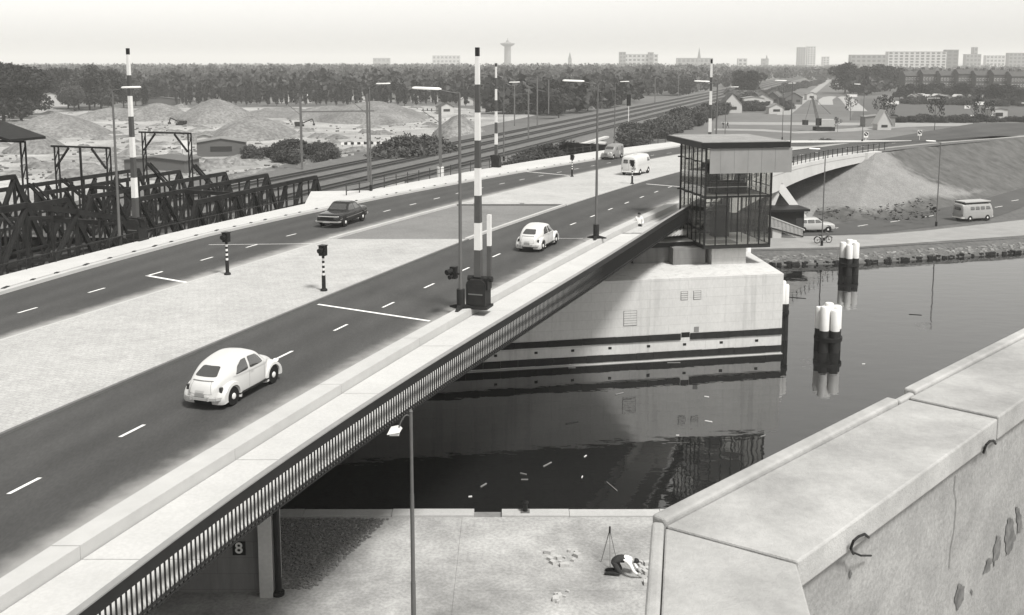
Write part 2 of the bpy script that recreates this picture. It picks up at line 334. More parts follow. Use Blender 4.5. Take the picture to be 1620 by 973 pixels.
# water, ground
struct(MB().add([(-700, -120, 0), (700, -120, 0), (700, 330, 0), (-700, 330, 0)], [(0, 1, 2, 3)]).build('water', water_m), 'dark still canal water mirroring the bridge pier')
bank = [(-1500, -190), (-700, -25), (-60, 74), (0, 86.5), (23.7, 89.6), (31.6, 90.5), (49.2, 95.7), (80, 106.5), (160, 135), (700, 320), (1500, 560)]
def inland(d): return [(x - d * .26, y + d) for x, y in bank]
mb = MB(); b0, b1, b2 = inland(-.5), inland(.15), inland(1.9); n = len(bank)
mb.add([(x, y, -.6) for x, y in b0] + [(x, y, .25) for x, y in b1] + [(x, y, GZ) for x, y in b2] + [(-14000, 14000, GZ), (14000, 14000, GZ), (14000, 500, GZ), (-14000, -400, GZ)],
       [(i, i + 1, n + i + 1, n + i) for i in range(n - 1)] + [(n + i, n + i + 1, 2 * n + i + 1, 2 * n + i) for i in range(n - 1)]
       + [tuple(2 * n + i for i in range(n)) + (3 * n + 2, 3 * n + 1, 3 * n, 3 * n + 3)])
struct(mb.build('ground', field_m), 'flat grey fields reaching to the horizon')
def flat(name, pts, mt, z, label=None): return struct(MB().add([(p[0], p[1], z) for p in pts], [tuple(range(len(pts)))]).build(name, mt), label)
flat('sand_lot', [(-320, 128), (-62, 104), (-40, 165), (-10, 265), (8, 330), (-30, 400), (-130, 380), (-320, 330)], sand, GZ + .02, 'pale bulldozed sand lot behind the railway')
flat('bank_grass', [(-10, 88.5), (23, 91.4), (31.5, 92.4), (48.5, 97.5), (79, 108.5), (150, 134), (150, 140), (80, 112.5), (51, 99.9), (32.3, 93.6), (20, 92.2), (-10, 91)], slope_g, GZ + .015, 'rough grass verge above the stone bank')
flat('path', [(-6, 90.5), (20, 92), (32.5, 93.4), (51.2, 99.7), (80, 112.3), (150, 140), (150, 152), (80, 123), (56.2, 109.8), (42.5, 102.6), (36.8, 100.2), (20, 98), (-6, 96)], path_m, GZ + .02, 'pale gravel path along the canal bank')
lo_lower = [(10, 185), (4, 140), (2, 112), (12, 101), (26, 98.7), (36.8, 101), (44.8, 105.3), (52.1, 109.6), (60.4, 118.8), (80, 143), (104, 172)]
lo_upper = [(18, 185), (13, 140), (11, 117), (20, 107), (34.2, 106.3), (47.4, 115.6), (58, 125), (70.6, 138.4), (95, 166)]
lower_road = flat('lower_road', lo_lower + lo_upper[::-1], road_low, GZ + .03, 'lower asphalt road passing under the far span')
lb = MB()
for (u, v) in ((1260, 366), (1318, 361.5), (1365, 356.5), (1416, 350), (1470, 342), (1526, 337), (1580, 327), (1606, 317)):
    p = G(u, v, GZ + .04); q = G(u + 12, v - 2.0, GZ + .04); d = (q - p).normalized(); n_ = Vector((-d.y, d.x, 0)) * .07; e = d * .9
    mm = MB().add([p - e - n_, p + e - n_, p + e + n_, p - e + n_], [(0, 1, 2, 3)]); mm.build('lane_dash', paint, lower_road)
# quay in front
qy = 37.17
mb = MB().prism([(-60, -20), (60, -20), (60, qy), (-60, qy)], -2.0, GZ - .05)
quay = struct(mb.build('quay', conc_dark), 'sunlit concrete quay below the bridge')
slabs = [(-40, -24), (-24, -8.6), (-8.6, -1.9), (-1.9, 5.6), (5.6, 22), (22, 58)]
for i, (a, c) in enumerate(slabs):
    for (ya, yb) in ((10, 31.2), (31.2, qy - .55)):
        MB().prism([(a + .004, ya + .004), (c - .004, ya + .004), (c - .004, yb - .004), (a + .004, yb - .004)], GZ - .05, GZ + random.uniform(-.006, .006)).build('paving_slab', quay_m, quay)
for a, c, dz in ((-30, -14, 0), (-14, -8, .01), (-8, -4.6, 0), (-4.6, -1.45, .02), (-.4, 2.2, .012), (2.2, 5.7, .0), (5.7, 12, .01), (12, 30, 0)):
    MB().prism([(a + .01, qy - .53), (c - .01, qy - .53), (c - .01, qy + .04), (a + .01, qy + .04)], GZ - .5, GZ + .045 + dz).build('edge_stone', conc, quay)
# dark cobbled zone of the quay under the bridge
mb = MB(); yy_ = 31.35
while yy_ < 36.5:
    xx_ = -14.0
    while xx_ < -4.7 - (36.5 - yy_) * .36:
        h = random.uniform(.02, .05); mb.box((xx_ + random.uniform(-.05, .05), yy_ + random.uniform(-.05, .05), GZ + h / 2), (random.uniform(.08, .13), .09, h), random.uniform(-1.5, 1.5)); xx_ += .125
    yy_ += .11
stuff(mb.build('cobble', cobble_m, quay))
# -------- bridge deck
road_bridge = thing('road_bridge', 'pale concrete road bridge with two carriageways crossing the canal', 'bridge', (0, 60, 0))
RB = Vector((0, -60, 0))
def rb(mb, name, mt, **k):
    o = mb.build(name, mt, road_bridge, **k); o.location = RB; return o
rb(solid(off(AO, -.35), off(RO, -1.0), 4, 128, -.05, -.33), 'deck_slab', conc)
rb(solid(off(RO, -1.0), off(RO, -.12), 4, 86, -.065, -.20), 'cantilever_slab', conc_dark)
rb(solid(off(RO, -1.0), off(RO, -.12), 86, 128, -.05, -.33), 'cantilever_slab', conc)
rb(solid(off(AO, 1.6), off(RO, -2.6), 4, 128, -.335, -1.25), 'box_girder', conc_dark)
rb(solid(off(RO, -.5), off(RO, .06), 86, 127.5, -.335, lambda y: -.335 - (.75 + .95 * max(0, min(1, (127 - y) / 24)) ** 1.3)), 'fascia_beam', conc_white)
rb(solid(lambda y: RO(y) - .45, lambda y: RO(y) + .10, 86, 127.5, .12, -.30), 'edge_beam', conc_white)
# abutment wing of the far span
wg = MB(); x0, y0 = RO(127.4), 127.4; zt_ = zr(127.4)
wg.add([(x0 - .5, y0, zt_ + .1), (x0 + .35, y0 - .2, zt_ + .1), (x0 + 3.0, y0 + 2.2, zt_ + .1), (x0 + 2.2, y0 + 3, zt_ + .1), (x0 - .5, y0, 3.9), (x0 + .35, y0 - .2, 3.6), (x0 + .8, y0 + .4, 4.6), (x0 + .1, y0 + 1.2, 4.6)],
       [(0, 1, 2, 3), (4, 7, 6, 5), (0, 4, 5, 1), (1, 5, 6, 2), (2, 6, 7, 3), (3, 7, 4, 0)])
rb(wg, 'wing_wall', conc_white)
# leaning A-shaped support of the far span, and plain pillars further in
ax, ay = RO(104) - .4, 104.0
for (bx, by) in ((ax + 3.6, ay - 1.6), (ax - 2.0, ay - 1.0)):
    mm = MB().add([(ax - .55, ay - .4, 5.7), (ax + .55, ay - .4, 5.7), (ax + .55, ay + .4, 5.7), (ax - .55, ay + .4, 5.7),
                   (bx - .35, by - .4, GZ - .3), (bx + .35, by - .4, GZ - .3), (bx + .35, by + .4, GZ - .3), (bx - .35, by + .4, GZ - .3)],
                  [(0, 1, 2, 3), (7, 6, 5, 4), (0, 4, 5, 1), (1, 5, 6, 2), (2, 6, 7, 3), (3, 7, 4, 0)])
    rb(mm, 'strut', conc_white)
for (px_, py_) in ((18, 100), (8, 104), (-2, 103), (14, 122), (4, 120), (-14, 92)):
    rb(MB().tube((px_, py_, GZ - .5), (px_, py_, zr(py_) - 1.2), .6, .6, 14), 'column', conc_dark)
# near abutment wall with its column, pipe and number plate
aw = MB().box((-18.2, 31.55, 4.0), (20.0, .9, 6.2)); rb(aw, 'abutment_wall', conc_dark)
rb(MB().box((-7.95, 31.40, 4.0), (.42, 1.3, 6.2)), 'corner_pilaster', conc)
rb(MB().tube((-7.60, 30.95, GZ), (-7.60, 30.95, 7.2), .11, .11, 12).tube((-7.6, 30.95, 3.9), (-7.95, 30.95, 3.9), .05).tube((-7.6, 30.95, GZ + .01), (-7.6, 30.95, GZ + .12), .2, .2, 12), 'drain_pipe', black)
pl = thing('number_plate', 'black plate with white figure eight on the abutment wall', 'sign', (-8.86, 31.05, 2.55))
MB().box((0, 0, 0), (.42, .03, .46)).build('plate', black, pl)
cu = bpy.data.curves.new('digit', 'FONT'); cu.body = '8'; cu.size = .52; cu.extrude = .004; cu.offset = .008; cu.align_x = 'CENTER'; cu.align_y = 'CENTER'
to = bpy.data.objects.new('digit', cu); COL.objects.link(to); dg = bpy.context.evaluated_depsgraph_get(); me = bpy.data.meshes.new_from_object(to.evaluated_get(dg)); bpy.data.objects.remove(to)
me.materials.clear(); me.materials.append(white_p); dgo = put('digit', me, pl, (0, -.022, 0)); dgo.rotation_euler = (math.pi / 2, 0, 0)
# -------- road surfaces
road_a = struct(across(strip(AL, lambda y: AR(y) if y < 139.5 else max(AL(y) + 4, BL(y)), 4, 165, 0, 1.0, 8).build('carriageway', asphalt), 8), 'far carriageway beside the railway')
road_b = struct(across(strip(BL, BR, 4, 200, 0, 1.0, 8).build('carriageway', asphalt), 8), 'near carriageway beside the railing')
def leaf_y0(t): return R(532 + (744 - 532) * t, 380).y
y_l0, y_l1 = R(600, 380).y, R(800, 325.5).y
mp1 = struct(strip(AR, BL, 4, y_l0, .07, 1.2, 6).build('median_paving', paving), 'pale brick paved median near the camera')
mp2 = struct(strip(AR, BL, y_l1, 139.5, .07, 1.2, 6).build('median_paving', paving), 'pale paved median beyond the opening leaf')
struct(strip(AR, BL, y_l0, y_l1, .008, 1.2, 2).build('median_leaf_surface', asphalt_old), 'grey asphalt median on the opening leaf')
struct(solid(off(AR, -.02), off(AR, .20), y_l0, y_l1, .14, -.02).build('kerb', conc_kerb), 'white kerb along the left of the leaf')
struct(solid(off(BL, -.22), off(BL, .0), y_l0, y_l1, .14, -.02).build('kerb', conc_kerb), 'white kerb along the right of the leaf')
struct(solid(off(AR, -.05), off(AR, .08), 4, y_l0, .075, -.02).build('kerb', conc_kerb), 'low kerb left of the near median')
struct(solid(off(BL, -.08), off(BL, .05), 4, y_l0, .075, -.02).build('kerb', steel_grey), 'low dark kerb right of the near median')
struct(solid(off(BL, -.10), off(BL, .03), y_l1, 131, .075, -.02).build('kerb', conc_kerb), 'low kerb right of the far median')
struct(solid(off(AR, -.03), off(AR, .10), y_l1, 126, .075, -.02).build('kerb', conc_kerb), 'low kerb left of the far median')
# toothed steel joint at the end of the leaf
jm = MB()
for i in range(24):
    t = (i + .5) / 24; x = AR(y_l1) + (BL(y_l1) - AR(y_l1)) * t; tooth = .9 if i in (4, 14) else 0
    jm.box((x, y_l1 + .05 + tooth * .3, zr(y_l1) + .05), ((BL(y_l1) - AR(y_l1)) / 24 * .98, .22 + tooth * .6, .12))
tag(jm.build('expansion_joint', steel_grey), 'dark toothed steel joint across the median end of the leaf', 'joint')
# lane dashes and lines
CB = edge([(36, 770), (203, 685), (445, 563), (535, 520), (610, 485), (675, 454), (797, 399), (912, 352)], deg=2)
def dash(road, e, y, ln=1.05, wd=.11):
    y0, y1 = y - ln * .46, y + ln * .46
    MB().add([(e(y0) - wd / 2, y0, zr(y0) + .005), (e(y0) + wd / 2, y0, zr(y0) + .005), (e(y1) + wd / 2, y1, zr(y1) + .005), (e(y1) - wd / 2, y1, zr(y1) + .005)], [(0, 1, 2, 3)]).build('lane_dash', paint, road)
CBf = lambda y: CB(y) if y < 66 else (lerp(BL, BR, .5)(y) + (CB(66) - lerp(BL, BR, .5)(66)) * max(0, 1 - (y - 66) / 20))
y = 12.6
while y < 150: dash(road_b, CBf, y); y += 3.76
CA = edge([(43, 491), (154, 459), (335, 407), (470, 370), (630, 328), (676, 318), (720, 307)], deg=2)
CAf = lambda y: CA(y) if y < 84 else (lerp(AL, AR, .52)(y) + (CA(84) - lerp(AL, AR, .52)(84)) * max(0, 1 - (y - 84) / 20))
y = 34.2
while y < 136: dash(road_a, CAf, y); y += 3.76
def line(road, a, c, wd=.16):
    a = R(*a); c = R(*c); d = (c - a); d.z = 0; d.normalize(); n_ = Vector((-d.y, d.x, 0)) * wd / 2; zz = Vector((0, 0, .006))
    MB().add([a - n_ + zz, c - n_ + zz, c + n_ + zz, a + n_ + zz], [(0, 1, 2, 3)]).build('stop_line', paint, road)
line(road_b, (503, 481.5), (680, 508), .16); line(road_a, (232, 436), (299, 447.5), .2); line(road_a, (232, 436.5), (256, 430), .14)
line(road_a, (826, 271), (900, 277.5), .2); line(road_b, (1022, 291), (1078, 295.5), .2)
line(road_a, (330, 387.3), (497, 385.5), .07); line(road_b, (884, 377.3), (922, 377.3), .06)
# near footway: raised kerb wall, footway slabs
kerb_r = struct(MB().box((BR(8), 8, 7.6), (.3, .3, .2)).build('kerb_wall', conc_kerb), 'broad pale raised kerb between road and footway')
ys = yrange(4, 74, 5.25)
for i in range(len(ys) - 1):
    solid(BR, off(CO, -.02), ys[i] + .012, ys[i + 1] - .012, .30 + random.uniform(-.004, .004), -.04, 1.8).build('kerb_block', conc_kerb, kerb_r)
foot = struct(solid(off(CO, -.01), off(RO, -.13), 4, 61.5, -.02, -.06).build('footway', conc_dark), 'white concrete footway along the railing')
for i in range(len(ys) - 1):
    if ys[i] > 60: continue
    solid(off(CO, .015), off(RO, -.10), ys[i] + .018, min(ys[i + 1], 61) - .018, random.uniform(-.004, .004), -.03, 1.8).build('footway_slab', conc_white, foot)
solid(off(BR, .0), off(RO, -.3), 74, 127, .14, -.04, 2).build('footway_slab', conc_kerb, foot)
# sunken stair to the control house beside the footway
stair = thing('footway_stair', 'sunken grey stair leading down from the footway towards the control house', 'stair', (9, 63, 7.0))
ya, yb = 61.6, 74
mbs = MB(); nst = 12
for i in range(nst):
    y0 = ya + (yb - ya) * i / nst; y1 = ya + (yb - ya) * (i + 1) / nst; t = -.02 - .85 * min(1, i / 6)
    MB().prism([(CO(y0) + .5 - 9, y0 - 63), (RO(y0) - .1 - 9, y0 - 63), (RO(y1) - .1 - 9, y1 - 63), (CO(y1) + .5 - 9, y1 - 63)], zr(y0) + t - .25 - 7, zr(y0) + t - 7).build('step', conc, stair)
sw = solid(off(CO, .3), off(CO, .46), 61.4, 74.2, -.02, -1.2); o = sw.build('side_wall', conc_kerb, stair); o.location = (-9, -63, -7)
# far footway: slab, gutter slot, kerb blocks with drain holes
fa = struct(solid(AO, off(AL, -.42), 4, 152, .17, -.04).build('footway', conc_white), 'white footway beside the railway truss')
ka = struct(solid(off(AL, -.40), off(AL, -.33), 4, 152, .06, -.04).build('gutter_slot', black), 'dark drain slot along the far kerb')
ys = yrange(20, 140, 6)
for i in range(len(ys) - 1):
    solid(off(AL, -.32), off(AL, .02), ys[i] + .01, ys[i + 1] - .01, .16, -.02, 2).build('kerb_block', conc_kerb, ka)
for i in range(46):
    y = 40 + i * 1.75 + random.uniform(-.3, .3)
    MB().box((AL(y) - .37, y, zr(y) + .175), (.16, .28 + .2 * (i % 3 == 0), .03)).build('drain_hole', black, ka)
# widened white platform on the far footway
pf = [R(u, v, .17) for u, v in ((478, 327.5), (492, 303), (584, 301.5), (640, 289), (600, 300.5))]
struct(MB().prism([(pf[0].x, pf[0].y), (pf[4].x - .5, pf[4].y + .2), (pf[3].x, pf[3].y), (pf[2].x, pf[2].y), (pf[1].x, pf[1].y)], 6.9, 7.62).build('platform', conc_white), 'white landing beside the end of the truss')
# embankment beyond the far span
emb_t = [(28, 138, 5.6), (40, 131, 5.6), (46.3, 128.4, 6.7), (49.5, 131.4, 6.62), (54, 137, 6.5), (60.5, 144.2, 6.4), (70, 152.2, 6.3), (83, 161.8, 6.25), (122, 191, 6.2)]
emb_b = [(20, 113), (30, 108), (37, 108.6), (44, 113.4), (51, 118.9), (58, 125.4), (71, 139), (92, 160), (132, 188)]
mb = MB(); NS, NT = 30, 40; cols = []
for i in range(len(emb_t) - 1):
    for k in range(NS): cols.append((i + k / NS))
cols.append(len(emb_t) - 1)
vs = []
for c in cols:
    i = min(int(c), len(emb_t) - 2); f = c - i
    t = [emb_t[i][k] * (1 - f) + emb_t[i + 1][k] * f for k in range(3)]; q = [emb_b[i][k] * (1 - f) + emb_b[i + 1][k] * f for k in range(2)] + [GZ]
    for j in range(NT + 1):
        g = j / NT; jz = random.uniform(-.035, .035) if 0 < j < NT else 0
        vs.append((t[0] + (q[0] - t[0]) * g, t[1] + (q[1] - t[1]) * g, t[2] + (q[2] - t[2]) * g ** .9 + jz))
mb.V = vs; N1 = NT + 1
for a in range(len(cols) - 1):
    for j in range(NT):
        mb.Fc.append((a * N1 + j, a * N1 + j + 1, (a + 1) * N1 + j + 1, (a + 1) * N1 + j))
        mb.mi.append(0)
emb = mb.build('embankment', emb_m, smooth=True); at = emb.data.attributes.new('grassy', 'FLOAT', 'POINT')
at.data.foreach_set('value', [min(1, max(0, .5 + (c_ - (2.9 + 2.6 * (j / NT) ** 1.3)) * .9, .5 + (j - (NT - 6 + 2 * math.sin(c_ * 3))) * .10 if c_ > 1.3 else 0)) for c_ in cols for j in range(NT + 1)])
struct(emb, 'pale gravel embankment with rough grass beside the lower road')
top2 = [(8, 150), (18, 142), (24, 143), (33, 147), (42, 148.6), (52, 150), (62, 153.5), (84, 170), (126, 202)]
toe2 = [(0, 160), (8, 164), (20, 170), (34, 176), (46, 178), (58, 180), (70, 186), (95, 202), (138, 232)]
mb = MB(); n = len(top2)
mb.add([(x, y, zr(y) - .03) for x, y in top2] + [(x, y, GZ) for x, y in toe2], [(i, i + 1, n + i + 1, n + i) for i in range(n - 1)])
struct(mb.build('road_verge', slope_g), 'grass verge behind the upper road')
# strip of verge between carriageway and embankment top
mb = MB(); n = 20; vs = []
for i in range(n + 1):
    y = 128.2 + (196 - 128.2) * i / n; vs += [(BR(y) - .1, y, zr(y) - .02), (BR(y) + 2.2, y - .6, zr(y) - .06)]
struct(mb.add(vs, [(2 * i, 2 * i + 1, 2 * i + 3, 2 * i + 2) for i in range(n)]).build('road_verge', slope_g), 'narrow grass edge of the upper road')
flat('far_lane', [X2 for X2 in ((60, 292), (60, 280), (200, 262), (420, 262), (420, 284), (200, 280))], path_m, GZ + .03, 'pale service road beyond the upper road')
# -------- railway
def RX(y, o=0.0): return .345 * y - 52.5 + o
mb = MB(); ys = [82, 110, 140, 178, 205, 281, 400, 581, 900, 1400]
z0 = 3.9
vs = []
for y in ys: vs += [(RX(y, -31), y + 3, GZ), (RX(y, -25), y + 1, z0), (RX(y), y - 1, z0), (RX(y, 5.5), y - 3, GZ)]
mb.add(vs, [(4 * i + k, 4 * i + k + 1, 4 * i + 5 + k, 4 * i + 4 + k) for i in range(len(ys) - 1) for k in range(3)])
struct(mb.build('railway_embankment', ballast), 'ballasted railway embankment with four tracks')
for k, o in enumerate((-3, -8.3, -13.8, -19.2)):
    bed = MB(); yy = [84, 140, 205, 281, 400, 581, 900, 1380]
    vs = []
    for y in yy: vs += [(RX(y, o - 1.35), y, z0 + .02), (RX(y, o + 1.35), y, z0 + .02)]
    tr_ = struct(bed.add(vs, [(2 * i, 2 * i + 1, 2 * i + 3, 2 * i + 2) for i in range(len(yy) - 1)]).build('railway_track', bark), 'railway track %s' % ('nearest the road', 'second from the road', 'third from the road', 'farthest from the road')[k])
    for s in (-.76, .76):
        r_ = MB()
        for a, c in zip(yy[:-1], yy[1:]): r_.beam((RX(a, o + s), a, z0 + .11), (RX(c, o + s), c, z0 + .11), .14, .17)
        r_.build('rail', rail_m, tr_)
# ================================================================ RAILINGS
ry0, ry1 = 13.0, 73.0
rail = thing('railing', 'black steel railing with deep top band and thin balusters along the footway', 'railing', (RO(ry0), ry0, zr(ry0)))
RL = Vector((-RO(ry0), -ry0, -zr(ry0)))
def rl(mb, name, mt): o = mb.build(name, mt, rail); o.location = RL; return o
rl(solid(off(RO, -.045), off(RO, .045), ry0, ry1, 1.0, .715, 1.0), 'top_band', rail_black)
rl(solid(off(RO, -.085), off(RO, .085), ry0, ry1, 1.035, 1.002, 1.0), 'hand_rail', rail_top)
rl(solid(off(RO, -.02), off(RO, .02), ry0, ry1, .045, .0, 1.0), 'bottom_rail', rail_black)
rl(solid(off(RO, -.02), off(RO, .02), ry0, ry1, -.06, -.10, 1.0), 'bottom_rail', rail_black)
bal = MB().box((0, 0, .30), (.042, .014, .83), -.36).mesh('baluster', rail_black)
rest = MB(); y = ry0 + .05; k = 0
while y < ry1:
    if k < 300: put('baluster', bal, rail, (RO(y) - RO(ry0), y - ry0, zr(y) - zr(ry0)))
    else: rest.box((RO(y), y, zr(y) + .30), (.042, .014, .83), -.40)
    y += .142; k += 1
stuff(rl(rest, 'baluster', rail_black))
fr = thing('railing', 'dark post railing on the white edge of the far span', 'railing', (RO(86), 86, zr(86)))
FRL = Vector((-RO(86), -86, -zr(86)))
for h in (.45, .95):
    o = solid(off(RO, -.22), off(RO, -.17), 86, 133, h + .05, h, 2).build('rail', rail_black, fr); o.location = FRL
pm = MB().box((0, 0, .5), (.07, .09, 1.0)).mesh('post', rail_black)
y = 86
while y < 133: put('post', pm, fr, (RO(y) - .2 - RO(86), y - 86, zr(y) + .1 - zr(86))); y += 1.25
lr = thing('railing', 'low single rail fence on the outer edge of the far footway', 'railing', (AO(40), 40, zr(40)))
LRL = Vector((-AO(40), -40, -zr(40)))
o = solid(off(AO, .02), off(AO, .07), 38, 74, .72, .67, 2).build('rail', rail_black, lr); o.location = LRL
pm = MB().box((0, 0, .42), (.05, .05, .55)).mesh('post', rail_black)
y = 38
while y < 74: put('post', pm, lr, (AO(y) + .045 - AO(40), y - 40, zr(y) - zr(40))); y += 1.9
lf = thing('fence', 'dark post and rail fence between far footway and railway slope', 'fence', (AO(78), 78, zr(78)))
LFL = Vector((-AO(78), -78, -zr(78)))
for h in (.5, .9):
    o = solid(off(AO, .05), off(AO, .09), 80, 150, h + .04, h, 2).build('rail', rail_black, lf); o.location = LFL
pm = MB().box((0, 0, .5), (.08, .08, 1.0)).mesh('post', bark)
y = 80
while y < 150: put('post', pm, lf, (AO(y) + .07 - AO(78), y - 78, zr(y) + .15 - zr(78))); y += 1.9
# ================================================================ BARRIERS, SIGNALS, LAMPS
def barrier(loc, label, face, second=True, h=10.7):
    t = thing('barrier', label, 'barrier', loc, face, 'raised road barriers')
    bx = MB(); pts = [(-.42, 0), (.42, 0), (.42, .90), (.38, 1.03), (.26, 1.12), (-.26, 1.12), (-.38, 1.03), (-.42, .90)]
    n = len(pts); vs = [(p[0], -.36, p[1] + .1) for p in pts] + [(p[0], .36, p[1] + .1) for p in pts]
    bx.add(vs, [tuple(range(n)), tuple(range(2 * n - 1, n - 1, -1))] + [(i, (i + 1) % n, n + (i + 1) % n, n + i) for i in range(n)])
    hb = bx.build('machine_box', steel_dark, t)
    MB().box((0, -.375, .62), (.62, .03, .05)).build('door_ridge', steel_grey, hb); MB().box((0, -.37, .62), (.70, .012, .86)).build('door', steel_dark, hb)
    MB().box((0, 0, .05), (1.02, .86, .1)).build('base_plate', steel_dark, t)
    MB().tube((-.45, 0, 1.22), (.62, 0, 1.22), .12, .12, 12).build('axle', steel_dark, t)
    MB().box((.4, 0, 1.05), (.2, .5, .5)).build('counterweight', black, t)
    z = 1.3; wd = .31; k = 0; dz = (h - 1.3 - .35) / 8
    while z < h - .4:
        w1 = .31 - .16 * (z + dz) / h; w0 = .31 - .16 * z / h
        mm = MB().add([(a * w0 / 2, c * w0 / 2, z) for a, c in ((-1, -1), (1, -1), (1, 1), (-1, 1))] + [(a * w1 / 2, c * w1 / 2, z + dz - .003) for a, c in ((-1, -1), (1, -1), (1, 1), (-1, 1))],
                      [(3, 2, 1, 0), (4, 5, 6, 7), (0, 1, 5, 4), (1, 2, 6, 5), (2, 3, 7, 6), (3, 0, 4, 7)])
        mm.build('arm_band', barrier_grey if k % 2 == 0 else white_p, t); z += dz; k += 1
    MB().box((0, 0, h - .18), (.15, .15, .36)).build('arm_tip', steel_dark, t)
    if second:
        MB().box((.45, .1, 1.3 + .65), (.17, .17, 1.3)).build('short_arm_band', barrier_grey, t); MB().box((.45, .1, 3.25), (.16, .16, 1.29)).build('short_arm_band', white_p, t)
    return t
p = R(757, 486, .28); barrier((p.x, p.y, zr(p.y) + .28), 'raised striped barrier in the foreground, with a short second arm', math.radians(-18))
p = R(217, 384); barrier((p.x, p.y, zr(p.y) + .17), 'raised striped barrier at left in front of the truss bridge', math.radians(-18), False, 11.0)
p = R(785, 267); barrier((p.x, p.y, zr(p.y) + .1), 'raised striped barrier beside the railway on the far footway', math.radians(162), False, 10.9)
barrier((X(1121, 86, 8), 86, zr(86) + .14), 'raised striped barrier rising behind the control house roof', math.radians(160), False, 10.9)
def signal(loc, rz, label, h=2.05):
    t = thing('traffic_signal', label, 'traffic light', loc, rz, 'short striped signal posts')
    MB().lathe([(.16, 0), (.16, .08), (.09, .12), (.085, .72)], 12).build('foot', steel_dark, t, True)
    z = .72; k = 0; dz = (h - .42 - .72) / 8
    while k < 8:
        MB().tube((0, 0, z), (0, 0, z + dz - .001), .062, .062, 12).build('band', white_p if k % 2 == 0 else black, t); z += dz; k += 1
    hd = MB().box((0, 0, h - .2), (.30, .26, .44)).build('head', black, t)
    MB().tube((0, -.13, h - .14), (0, -.34, h - .17), .12, .12, 12).build('visor', black, hd)
    MB().box((0, .0, h + .045), (.34, .36, .03)).build('cap', black, hd)
    return t
for (u, v), lb_, rz in (((360, 434.5), 'black and white striped signal post at the left edge of the median', -.35), ((512.5, 460), 'black and white striped signal post on the median by the near carriageway', -.35),
                ((905, 279.5), 'small striped signal post beside the far carriageway', 2.7), ((1000, 291), 'small striped signal post standing behind the white van', 2.7)):
    p = R(u, v, .07); signal((p.x, p.y, p.z), rz, lb_)
def lamp(loc, label, side, h=8.9, arm=1.9, tube_l=1.25, group='tall road lamps', feet=True, rz=-.33, thin=False):
    t = thing('street_lamp', label, 'street lamp', loc, rz, group)
    r0 = .06 if thin else .085
    MB().tube((0, 0, .0), (0, 0, h), r0, .05, 10).build('pole', post_grey, t, True)
    if feet:
        MB().tube((0, 0, .12), (0, 0, .85), .17, .17, 14).build('sleeve', steel_dark, t, True)
        for a in (.6, 2.7, 4.8):
            MB().add([(.1 * math.cos(a - 1.2), .1 * math.sin(a - 1.2), .0), (.62 * math.cos(a - .1), .62 * math.sin(a - .1), 0), (.62 * math.cos(a + .1), .62 * math.sin(a + .1), 0), (.1 * math.cos(a + 1.2), .1 * math.sin(a + 1.2), 0),
                      (.1 * math.cos(a - 1.2), .1 * math.sin(a - 1.2), .24), (.62 * math.cos(a - .1), .62 * math.sin(a - .1), .06), (.62 * math.cos(a + .1), .62 * math.sin(a + .1), .06), (.1 * math.cos(a + 1.2), .1 * math.sin(a + 1.2), .24)],
                     [(3, 2, 1, 0), (4, 5, 6, 7), (0, 1, 5, 4), (1, 2, 6, 5), (2, 3, 7, 6), (3, 0, 4, 7)]).build('foot', steel_dark, t)
    else: MB().tube((0, 0, 0), (0, 0, .5), .12, .12, 12).build('sleeve', steel_dark, t, True)
    MB().path([(0, 0, h - .05), (side * .5, 0, h + .02), (side * (arm - tube_l + .2), 0, h + .12)], .035, 8).build('arm', post_grey, t)
    s0, s1 = side * (arm - tube_l), side * arm
    hd = MB(); vs = []
    for k_, xx in enumerate((s0, s0 + (s1 - s0) * .08, s0 + (s1 - s0) * .92, s1)):
        ww = .06 if k_ in (0, 3) else .095; hh = .035 if k_ in (0, 3) else .06
        vs += [(xx, a * ww, h + .13 + (xx - s0) * side * .03 + c * hh) for a, c in ((-1, -.6), (1, -.6), (1, .5), (.5, 1), (-.5, 1), (-1, .5))]
    hd.add(vs, [(6 * k_ + j, 6 * k_ + (j + 1) % 6, 6 * k_ + 6 + (j + 1) % 6, 6 * k_ + 6 + j) for k_ in range(3) for j in range(6)] + [tuple(range(6)), tuple(range(18, 24))])
    hd.build('lamp_head', lampglass, t, True)
    return t
RL_ = [((729, 489), .28, 'tall grey lamp post beside the foreground barrier machine'), ((943, 378), .28, 'tall lamp post on the kerb beside the farther white car')]
for (u, v), dz, lb_ in RL_:
    p = R(u, v, dz); o = lamp((p.x, p.y, p.z), lb_, -1, arm=2.05)
o = lamp((X(1131, 83, 8), 83, zr(83) + .14), 'lamp post behind the control house beside a striped barrier', -1)
o = lamp((X(1250, 112, 8), 112, zr(112) + .14), 'lamp post on the far span right of the control house roof', -1)
for (u, v), lb_ in (((190, 388), 'lamp post on the far footway left of the striped barrier'), ((587, 302), 'lamp post on the white landing by the truss end'),
                    ((797, 254.5), 'lamp post by the railway just right of the far barrier'), ((972, 233), 'lamp post behind the grey delivery van')):
    p = R(u, v, .17); lamp((p.x, p.y, p.z), lb_, 1, 8.7, feet=False)
lamp((X(1147, 158, 7), 158, 5.2), 'far lamp post between the white house and striped barrier', 1, 9.0, feet=False, thin=True)
lamp((X(1238, 172, 7), 172, 5.0), 'far lamp post on the field edge right of the white house', 1, 9.5, feet=False, thin=True)
